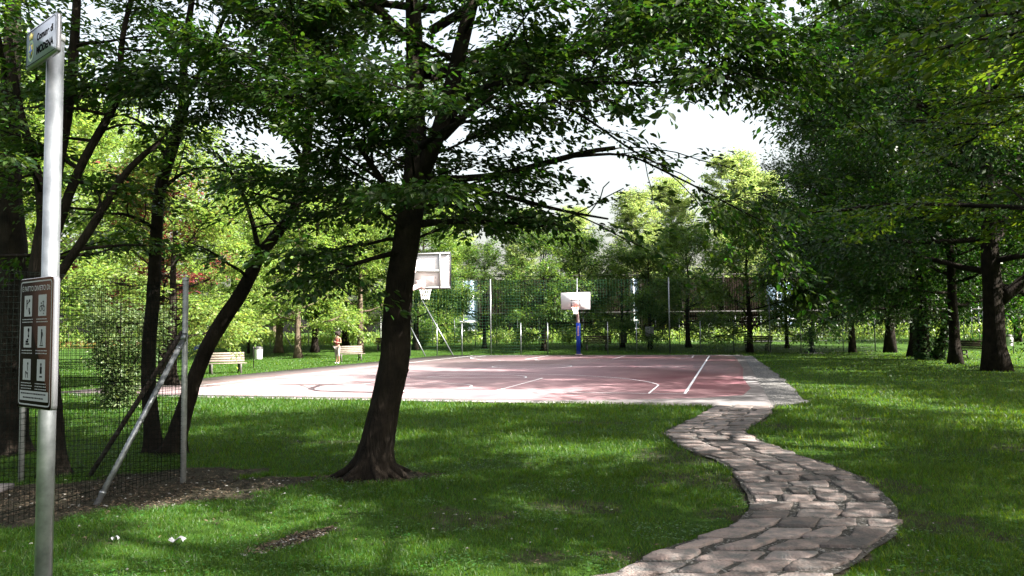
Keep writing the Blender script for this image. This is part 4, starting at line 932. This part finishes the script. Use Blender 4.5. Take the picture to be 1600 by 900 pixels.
# rules plate
pr = P(92, 530, nearY)*np.array((1, 1, 0)); pl_ = P(39, 530, farY-.02)*np.array((1, 1, 0)); c, ax, w_, nn = plate(pr, pl_, 0, 0, 0)
zt = (P(90, 431, nearY)[2]+P(39, 438, farY)[2])/2; zb1 = (P(88, 641, nearY)[2]+P(38, 634, farY)[2])/2; hgt = zt-zb1
c2 = c-O+np.array((0, 0, (zt+zb1)/2))
mb = MB(); mb.prism(rrect(w_, hgt, .018), c2, ax, UPV, nn, .020); pl2 = mb.build('rules_plate', M['sign_back'], root)
mb = MB(); mb.prism(rrect(w_-.004, hgt-.004, .017), c2+nn*.020, ax, UPV, nn, .0015); mb.build('face', M['sign_brown'], pl2)
fz = .0219
mb = MB(); ring2(mb, rrect(w_-.022, hgt-.022, .016), rrect(w_-.032, hgt-.032, .012), c2+nn*fz, ax, UPV, nn); mb.build('border', M['sign_frame'], pl2)
text_part('lettering', '\u00c8 FATTO DIVIETO DI:', .0265, c2+nn*fz+UPV*(hgt/2-.048), ax, nn, M['sign_frame'], pl2, bold=.0004)
sw, sh = w_*.235, .078
cells = [(-.22*w_, hgt*.285), (.20*w_, hgt*.285), (-.22*w_, hgt*.045), (.20*w_, hgt*.045), (-.22*w_, -hgt*.205), (.20*w_, -hgt*.205)]
def at(x, y, d=0): return c2+nn*(fz+d)+ax*x+UPV*y
def quad(mb, x, y, w2, h2, d, a=0):
    ca, sa2 = math.cos(a), math.sin(a); mb.add([at(x+u*ca-v*sa2, y+u*sa2+v*ca, d) for u, v in ((-w2/2, -h2/2), (w2/2, -h2/2), (w2/2, h2/2), (-w2/2, h2/2))], [[(0, 1, 2, 3)]])
def disc(mb, x, y, r_, d, inner=0):
    if inner: 
        V = [at(x+r_*math.cos(t), y+r_*math.sin(t), d) for t in np.linspace(0, 2*PI, 16, endpoint=False)]+[at(x+inner*math.cos(t), y+inner*math.sin(t), d) for t in np.linspace(0, 2*PI, 16, endpoint=False)]; i = np.arange(16); j = (i+1) % 16; mb.add(V, [np.stack([i, j, j+16, i+16], -1)])
    else: mb.add([at(x+r_*math.cos(t), y+r_*math.sin(t), d) for t in np.linspace(0, 2*PI, 14, endpoint=False)], [[tuple(range(14))]])
rr = random.Random(5)
for i, (x, y) in enumerate(cells):
    mb = MB(); quad(mb, x, y, sw, sh, .0003); pg = mb.build('pictogram', M['sign_frame'], pl2); mb = MB(); d = .0007
    if i == 0:
        disc(mb, x-.012, y+.020, .005, d); quad(mb, x-.012, y+.006, .007, .018, d); quad(mb, x-.002, y+.012, .016, .004, d, .5); disc(mb, x+.012, y+.020, .006, d); quad(mb, x+.010, y-.014, .010, .014, d); disc(mb, x+.014, y-.026, .006, d); quad(mb, x-.014, y-.006, .004, .012, d)
    if i == 1:
        disc(mb, x-.014, y-.012, .0105, d, .0075); disc(mb, x+.014, y-.012, .0105, d, .0075); quad(mb, x, y-.001, .026, .003, d+.0001, .15); quad(mb, x-.006, y-.007, .020, .003, d+.0002, -.9); quad(mb, x+.010, y+.003, .020, .003, d+.0003, 1.7); quad(mb, x+.008, y+.014, .012, .003, d+.0004); quad(mb, x-.008, y+.008, .010, .004, d+.0004); disc(mb, x+.012, y-.030, .003, d)
    if i == 2:
        quad(mb, x, y-.026, .034, .006, d); quad(mb, x-.004, y-.017, .024, .008, d+.0001); quad(mb, x+.002, y-.009, .016, .006, d+.0002); disc(mb, x+.010, y+.004, .006, d+.0003); quad(mb, x+.010, y+.016, .004, .018, d+.0004); disc(mb, x+.010, y+.026, .008, d+.0005)
    if i == 3:
        disc(mb, x, y+.024, .005, d); quad(mb, x, y+.008, .010, .022, d+.0001); quad(mb, x-.005, y-.015, .004, .026, d+.0002, -.2); quad(mb, x+.005, y-.015, .004, .026, d+.0003, .2); quad(mb, x+.009, y+.010, .003, .018, d+.0004, .5); quad(mb, x, y-.031, .030, .003, d+.0005)
    if i == 4:
        quad(mb, x-.010, y-.020, .004, .022, d, .1); quad(mb, x-.002, y-.012, .018, .005, d+.0001, -.6); quad(mb, x+.010, y-.020, .004, .022, d+.0002); quad(mb, x+.008, y+.006, .004, .022, d+.0003, .2); disc(mb, x+.010, y+.022, .005, d+.0004)
    if i == 5:
        disc(mb, x, y+.020, .006, d); quad(mb, x, y, .016, .026, d+.0001); quad(mb, x, y-.024, .024, .005, d+.0002)
    mb.build('figure', M['ink'], pg)
mb = MB()
for i, (x, y) in enumerate(cells):
    for k in range(2 if i < 4 else 3):
        xx = x-sw*.72
        while xx < x+sw*.6:
            wl = rr.uniform(.004, .012); quad(mb, xx+wl/2, y-sh/2-.011-.010*k, wl, .0035, .0004); xx += wl+.003
mb.build('lettering', M['sign_frame'], pl2)
mb = MB(); yb = -hgt/2+.046; quad(mb, 0, yb, w_-.05, .036, .0003); pq = mb.build('notice_panel', M['sign_frame'], pl2); mb = MB()
for k in (0, 1):
    mb = MB(); xx = -w_/2+.036+.02*k
    while xx < w_/2-.045-.02*k: wl = rr.uniform(.004, .014); quad(mb, xx+wl/2, yb+.008-.015*k, wl, .005, .0007); xx += wl+.003
    mb.build('text_line', M['ink'], pq)
mb = MB()
for zz in (zt-.03, zb1+.03, P(86, 60, SPY)[2]): mb = MB(); mb.tube([(0, 0, zz-.012), (0, 0, zz+.012)], .033, 20); mb.build('clamp', M['steel_dull'], root, smooth=True)
tag(root, 'galvanised pole carrying a white town name plate and a brown rules plate', 'sign post')

# ---------------------------------------------------------------- basketball hoops
def hoop():
    """local frame: the hoop faces +Y, origin under the board"""
    root = empty('basketball_hoop')
    by = 0.0
    mb = MB(); mb.box((0, -.0, 3.425), (1.8, .03, 1.05)); bd = mb.build('backboard', M['board'], root)
    mb = MB()
    def fr(w, h, cz, t, y, mb):
        mb.box((0, y, cz+h/2-t/2), (w, .006, t)); mb.box((0, y, cz-h/2+t/2), (w, .006, t))
        for s in (-1, 1): mb.box((s*(w/2-t/2), y, cz), (t, .006, h-2*t-.002))
    fr(.59, .45, 3.275, .05, .019, mb); mb.build('target_line', M['boardline'], bd)
    mb = MB(); 
    mb.box((0, -.001, 2.888), (1.84, .045, .022)); mb.box((0, -.001, 3.962), (1.84, .045, .022))
    for s in (-1, 1): mb.box((s*.912, -.001, 3.425), (.022, .045, 1.05))
    mb.build('edge', M['boardline'], bd)
    mb = MB()
    for s in (-1, 1): mb.box((s*.60, -.035, 3.425), (.045, .035, 1.06))
    mb.box((0, -.037, 3.42), (1.14, .03, .045)); mb.box((0, -.035, 2.925), (1.80, .030, .05)); mb.box((0, -.035, 3.93), (1.8, .03, .04)); mb.box((0, -.04, 3.00), (.30, .04, .22))
    mb.build('back_frame', M['steel_dull'], bd)
    mb = MB(); mb.box((0, .10, 3.03), (.10, .15, .06)); mb.box((0, .03, 3.0), (.2, .02, .16))
    pts = [(.235*math.cos(t), .40+.235*math.sin(t), 3.05) for t in np.linspace(0, 2*PI, 33)]; mb.tube(pts, .013, 8, cap=False); rm = mb.build('rim', M['rim'], root, smooth=True)
    mb = MB()
    for k in range(12):
        for sg in (-1, 1):
            pts = []
            for j in range(7):
                t = j/6; r_ = .225-.115*math.sin(t*PI/2*.95)+.01*t; a = k*PI/6+sg*t*PI/3; pts.append((r_*math.cos(a), .40+r_*math.sin(a), 3.04-.44*t))
            mb.tube(pts, .008, 4, cap=False)
    mb.build('net', M['cord'], rm)
    mb = MB(); mb.tube(smooth_pts([(0, -2.05, 2.0), (0, -2.0, 2.35), (0, -1.4, 2.75), (0, -.1, 3.0)], 10), .075, 8); mb.box((0, -.08, 3.02), (.28, .10, .26)); mb.tube([(0, -1.3, 2.80), (0, -.06, 3.75)], .028, 8); mb.build('arm', M['arm'], root, smooth=False)
    mb = MB(); mb.tube([(0, -2.08, -.05), (0, -2.08, 2.25)], .085, 12); mb.box((0, -2.08, .06), (.45, .45, .03)); mb.build('pole', M['arm'], root)
    mb = MB(); mb.prism(rrect(.27, .30, .04, 4), (0, -2.08, .09), (1, 0, 0), (0, 1, 0), (0, 0, 1), 1.98); pd = mb.build('padding', M['pad'], root)
    mb = MB(); r_ = random.Random(4); z = 1.85
    while z > 1.2: h = r_.uniform(.04, .07); mb.box((0, -1.928, z), (.09, .004, h)); z -= h+.02
    mb.build('lettering', M['padtxt'], pd)
    return root
hp = hoop(); a_ = math.atan2(-CU[0], CU[1])
def place_hoop(o, u_, face, v_): p = K(u_, v_, zc); o.location = tuple(float(v) for v in p); o.rotation_euler = (0, 0, -TH*.75 if face > 0 else PI-TH*.55)
h2 = copy_tree(hp)
place_hoop(hp, 26.8, -1, 7.9); tag(hp, 'basketball hoop on a blue padded pole at the far end of the court', 'basketball hoop', 'hoops of the court')
place_hoop(h2, 1.2, 1, 7.62); tag(h2, 'near basketball hoop seen from behind, half hidden by the leaning trunk', 'basketball hoop', 'hoops of the court')

# ---------------------------------------------------------------- benches
def bench(wood):
    root = empty('park_bench'); L = 1.75; mb = MB()
    for k in range(4): mb.box((0, -.20+k*.115, .45+.008*abs(k-1.5)), (L, .09, .03))
    mb.build('seat', M[wood], root); mb = MB(); R = np.array(Matrix.Rotation(math.radians(-14), 3, 'X'))
    for k in range(4): mb.box((0, .235+.032*k, .56+.11*k), (L, .03, .09), R)
    mb.build('backrest', M[wood], root)
    for s in (-1, 1):
        mb = MB(); x = s*.62
        mb.tube([(x, -.30, 0), (x, -.20, .22), (x, -.24, .43)], .045, 6); mb.tube([(x, .30, 0), (x, .16, .22), (x, .20, .43)], .045, 6); mb.tube([(x, -.25, .425), (x, .22, .425)], .035, 6); mb.tube([(x, -.2, .22), (x, .16, .22)], .035, 6); mb.tube([(x, .22, .43), (x, .37, .93)], .032, 6)
        mb.build('leg', M['iron'], root, smooth=True)
    return root
bw = bench('bench_wood'); bk = bench('bench_dark'); gb = 'benches round the court'
def place(o, p, rz, sc=1): o.location = (float(p[0]), float(p[1]), float(p[2])+.0); o.rotation_euler = (0, 0, rz); o.scale = (sc,)*3; return o
c = copy_tree(bw)
place(bw, G(352, 584), math.radians(32), .94); tag(bw, 'pale slatted bench nearest the camera at the sunny court edge', 'bench', gb)
place(c, G(547, 565), math.radians(32), .95); tag(c, 'pale slatted bench just behind the walking person', 'bench', gb)
for i, (p, rz, lb) in enumerate(((G(932, 548), PI+.05, 'dark bench seen from behind, beside the blue hoop pole'), (G(1183, 549), PI-.02, 'dark bench around the trunk at the far court corner'), (G(1526, 561), PI/2+.5, 'dark bench seen end-on beside the broadest trunk'), (G(604, 548), 0, 'shaded dark bench behind the stout tan trunk'))):
    o = bk if i == 0 else copy_tree(bk); place(o, p, rz, 1.15 if i < 2 else 1); tag(o, lb, 'bench', gb)

# ---------------------------------------------------------------- bins
def bin_(cm):
    root = empty('litter_bin'); mb = MB(); mb.tube([(-.24, 0, -.05), (-.24, 0, 1.05)], .025, 8); mb.build('post', M['iron'], root, smooth=True)
    mb = MB(); mb.lathe([(.0, .42), (.17, .42), (.185, .45), (.2, .93), (.205, .95), (.185, .95), (.17, .46), (0, .46)], seg=20); mb.build('body', M[cm], root, smooth=True)
    mb = MB(); mb.lathe([(.212, .93), (.212, 1.0), (.12, 1.06), (0, 1.07)], seg=20); mb.build('lid', M['bin_dark'], root, smooth=True); return root
b1 = bin_('bin'); b3 = copy_tree(b1); b2 = bin_('bin_dark'); gbin = 'litter bins in the park'
p = G(396, 575); place(b1, (p[0]+.24, p[1], 0), 0, .98); tag(b1, 'pale metal litter bin on a post near the first bench', 'litter bin', gbin)
place(b3, G(1577, 553), PI, 1.1); tag(b3, 'white litter bin beyond the broadest trunk', 'litter bin', gbin)
place(b2, G(975, 547), 0, 1.25); tag(b2, 'dark litter bin at the end of the far dark bench', 'litter bin', gbin)

# drinking fountain
p = G(1268, 552); root = empty('drinking_fountain', p); mb = MB()
mb.lathe([(.34, -.05), (.34, .08), (.26, .12), (.22, .30), (.18, .38), (.15, .9), (.13, 1.3), (.17, 1.34), (.2, 1.42), (.17, 1.47), (.12, 1.5), (.10, 1.6), (.05, 1.66), (.05, 1.72), (.02, 1.76), (0, 1.78)], seg=16); mb.build('column', M['fount'], root, smooth=True)
mb = MB(); mb.tube(smooth_pts([(0, -.14, 1.0), (0, -.28, 1.02), (0, -.33, .92)], 6), .025, 8); mb.build('spout', M['iron'], root, smooth=True)
mb = MB(); mb.prism(rrect(1.2, .9, .1, 4), (0, -.2, -.02), (1, 0, 0), (0, 1, 0), (0, 0, 1), .05); mb.build('basin', M['concrete'], root)
tag(root, 'dark green cast-iron drinking fountain on the lawn edge', 'fountain')

# notice on the trunk
p = G(1016, 546); q = P(1015, 518, p[1]-.45); root = empty('notice_sheet', q); mb = MB(); mb.prism(rrect(.62, .72, .01, 3), (0, 0, 0), (1, 0, 0), (0, 0, 1), (0, -1, 0), .01); mb.build('sheet', M['paper'], root)
mb = MB(); mb.box((0, .05, -.3), (.5, .06, 1.0)); mb.build('backing', M['bin_dark'], root)
mb = MB(); mb.tube([(0, .06, -.2), (0, .06, -(q[2]-p[2])-.02)], .04, 6); mb.build('stake', M['iron'], root); tag(root, 'white notice sheet fixed to a dark trunk on the bank', 'notice')

# blown paper on the lawn
p = G(277, 854); mb = MB(); rng = np.random.default_rng(2); gxx, gyy = np.meshgrid(np.linspace(-.06, .06, 7), np.linspace(-.035, .035, 5), indexing='ij')
zz = .05+.02*np.sin(gxx*60)+.015*rng.random(gxx.shape); V = np.stack([gxx+p[0], gyy+p[1], zz], -1).reshape(-1, 3); ii = np.arange(35).reshape(7, 5); mb.add(V, [np.stack([ii[:-1, :-1], ii[1:, :-1], ii[1:, 1:], ii[:-1, 1:]], -1).reshape(-1, 4)])
tag(mb.build('paper_scrap', M['paper']), 'crumpled white paper scrap lying in the near grass', 'paper scrap')
p = G(180, 851); o = bpy.data.objects.new('paper_scrap', bpy.data.objects['paper_scrap'].data.copy()); C.objects.link(o); o.scale = (.5, .5, .9); q0 = G(277, 854); o.location = (p[0]-q0[0]*.5, p[1]-q0[1]*.5, 0)
tag(o, 'smaller pale scrap in the grass toward the sign pole', 'paper scrap')

# orange safety netting far left and blue tarp
p = P(150, 540, 55); root = empty('safety_netting', (p[0], 55, .2)); mb = MB()
for z in np.arange(.55, 1.0, .10): mb.box((0, 0, z), (8, .01, .02))
for x in np.arange(-4, 4, .12): mb.box((x, .006, .78), (.012, .01, .45))
mb.build('netting', M['orange'], root); mb = MB()
for x in (-4, -2, 0, 2, 4): mb.tube([(x, .03, -.1), (x, .03, 1.7)], .025, 6)
mb.build('stakes', M['iron'], root); tag(root, 'orange plastic safety netting far beyond the wire fence', 'safety netting')
p = G(310, 551); root = empty('covered_scooter', (p[0], p[1], 0.3)); root.scale = (.6, .5, .55); mb = MB(); mb.lathe([(.55, .3), (.6, .6), (.42, .95), (.2, 1.1), (0, 1.12)], seg=12); mb.lathe([(.4, .35), (.45, .6), (.3, .8), (0, .85)], (.7, 0, 0), 12); mb.build('cover', M['bluecloth'], root, smooth=True)
mb = MB()
for x in (-.1, .75): mb.tube([(x, -.05, .25), (x, .05, .25)], .25, 14)
mb.build('wheels', M['iron'], root); tag(root, 'blue covered two-wheeler under the trees behind the curved trunk', 'scooter')

# ---------------------------------------------------------------- the person
def skin_mesh(name, verts, edges, radii, material, parent, sub=2):
    me = bpy.data.meshes.new(name); me.from_pydata(verts, edges, []); o = bpy.data.objects.new(name, me); C.objects.link(o)
    md = o.modifiers.new('s', 'SKIN'); md.use_smooth_shade = True; sv = me.skin_vertices[0].data
    for i, r_ in enumerate(radii): sv[i].radius = (r_, r_) if not isinstance(r_, tuple) else r_
    sv[0].use_root = True
    ms_ = o.modifiers.new('d', 'SUBSURF'); ms_.levels = sub; ms_.render_levels = sub
    dg = bpy.context.evaluated_depsgraph_get(); nm_ = bpy.data.meshes.new_from_object(o.evaluated_get(dg)); o.modifiers.clear(); o.data = nm_; nm_.materials.clear(); nm_.materials.append(material); o.parent = parent
    for p_ in nm_.polygons: p_.use_smooth = True
    return o
pp = G(527, 568); root = empty('person', pp, math.radians(-20))
# local frame: faces -Y
bv = [(0, 0, .93), (0, 0, 1.08), (0, .01, 1.25), (0, .01, 1.38), (0, 0, 1.46), (0, -.02, 1.53), (0, -.02, 1.61),
      (.09, 0, .88), (.10, -.03, .50), (.10, .02, .10), (.10, -.10, .04),
      (-.09, 0, .88), (-.10, .03, .50), (-.11, .10, .10), (-.11, -.02, .04),
      (.17, .01, 1.36), (.22, .0, 1.12), (.10, -.22, 1.14), (-.17, .01, 1.36), (-.23, .02, 1.12), (-.08, -.22, 1.18)]
be = [(0, 1), (1, 2), (2, 3), (3, 4), (4, 5), (5, 6), (0, 7), (7, 8), (8, 9), (9, 10), (0, 11), (11, 12), (12, 13), (13, 14), (3, 15), (15, 16), (16, 17), (3, 18), (18, 19), (19, 20)]
br = [(.14, .10), (.115, .085), (.125, .09), (.12, .075), .045, (.075, .09), (.07, .085), .085, .055, .035, .03, .085, .055, .035, .03, .045, .036, .027, .045, .036, .027]
body = skin_mesh('body', bv, be, br, M['skin'], root)
skin_mesh('top', [(0, 0, .98), (0, 0, 1.10), (0, .01, 1.25), (0, .01, 1.37)], [(0, 1), (1, 2), (2, 3)], [(.15, .115), (.13, .10), (.14, .11), (.12, .085)], M['top'], root)
skin_mesh('trousers', [(0, 0, .95), (.09, 0, .86), (.10, -.03, .52), (.10, .0, .36), (-.09, 0, .86), (-.10, .03, .52), (-.11, .06, .36)], [(0, 1), (1, 2), (2, 3), (0, 4), (4, 5), (5, 6)], [(.155, .12), .10, .072, .068, .10, .072, .068], M['trous'], root)
skin_mesh('hair', [(0, .06, 1.62), (0, -.02, 1.72), (0, .10, 1.50), (.13, .02, 1.62), (-.13, .02, 1.62)], [(0, 1), (0, 2), (0, 3), (0, 4)], [(.17, .13), (.15, .15), (.12, .09), .10, .10], M['hair'], root)
for s, yy in ((.10, -.05), (-.11, .05)):
    skin_mesh('shoe', [(s, yy+.04, .035), (s, yy-.10, .03)], [(0, 1)], [.045, .04], M['shoe'], root, 1)
for s in (-1, 1):                                       # hands: palm, four fingers and thumb closed on a phone at the chest
    hv = [(s*.09, -.22, 1.15), (s*.05, -.27, 1.17)]; he = [(0, 1)]; hr = [.022, .026]
    for k in range(4):
        i = len(hv); hv += [(s*(.035-.004*k), -.30, 1.145+.018*k), (s*(.008-.003*k), -.305, 1.15+.018*k)]; he += [(1, i), (i, i+1)]; hr += [.009, .008]
    i = len(hv); hv += [(s*.03, -.265, 1.205)]; he += [(1, i)]; hr += [.010]
    skin_mesh('hand', hv, he, hr, M['skin'], root, 1)
mb = MB(); mb.box((0, -.285, 1.19), (.075, .010, .15)); ph = mb.build('phone', M['bin_dark'])
ph.parent = None; ph.location = tuple(float(v) for v in (pp)); ph.rotation_euler = (0, 0, math.radians(-20)); tag(ph, 'dark phone held in both hands by the walking person', 'phone')
tag(root, 'dark-haired person in rose top and pale trousers walking past the second bench', 'person')
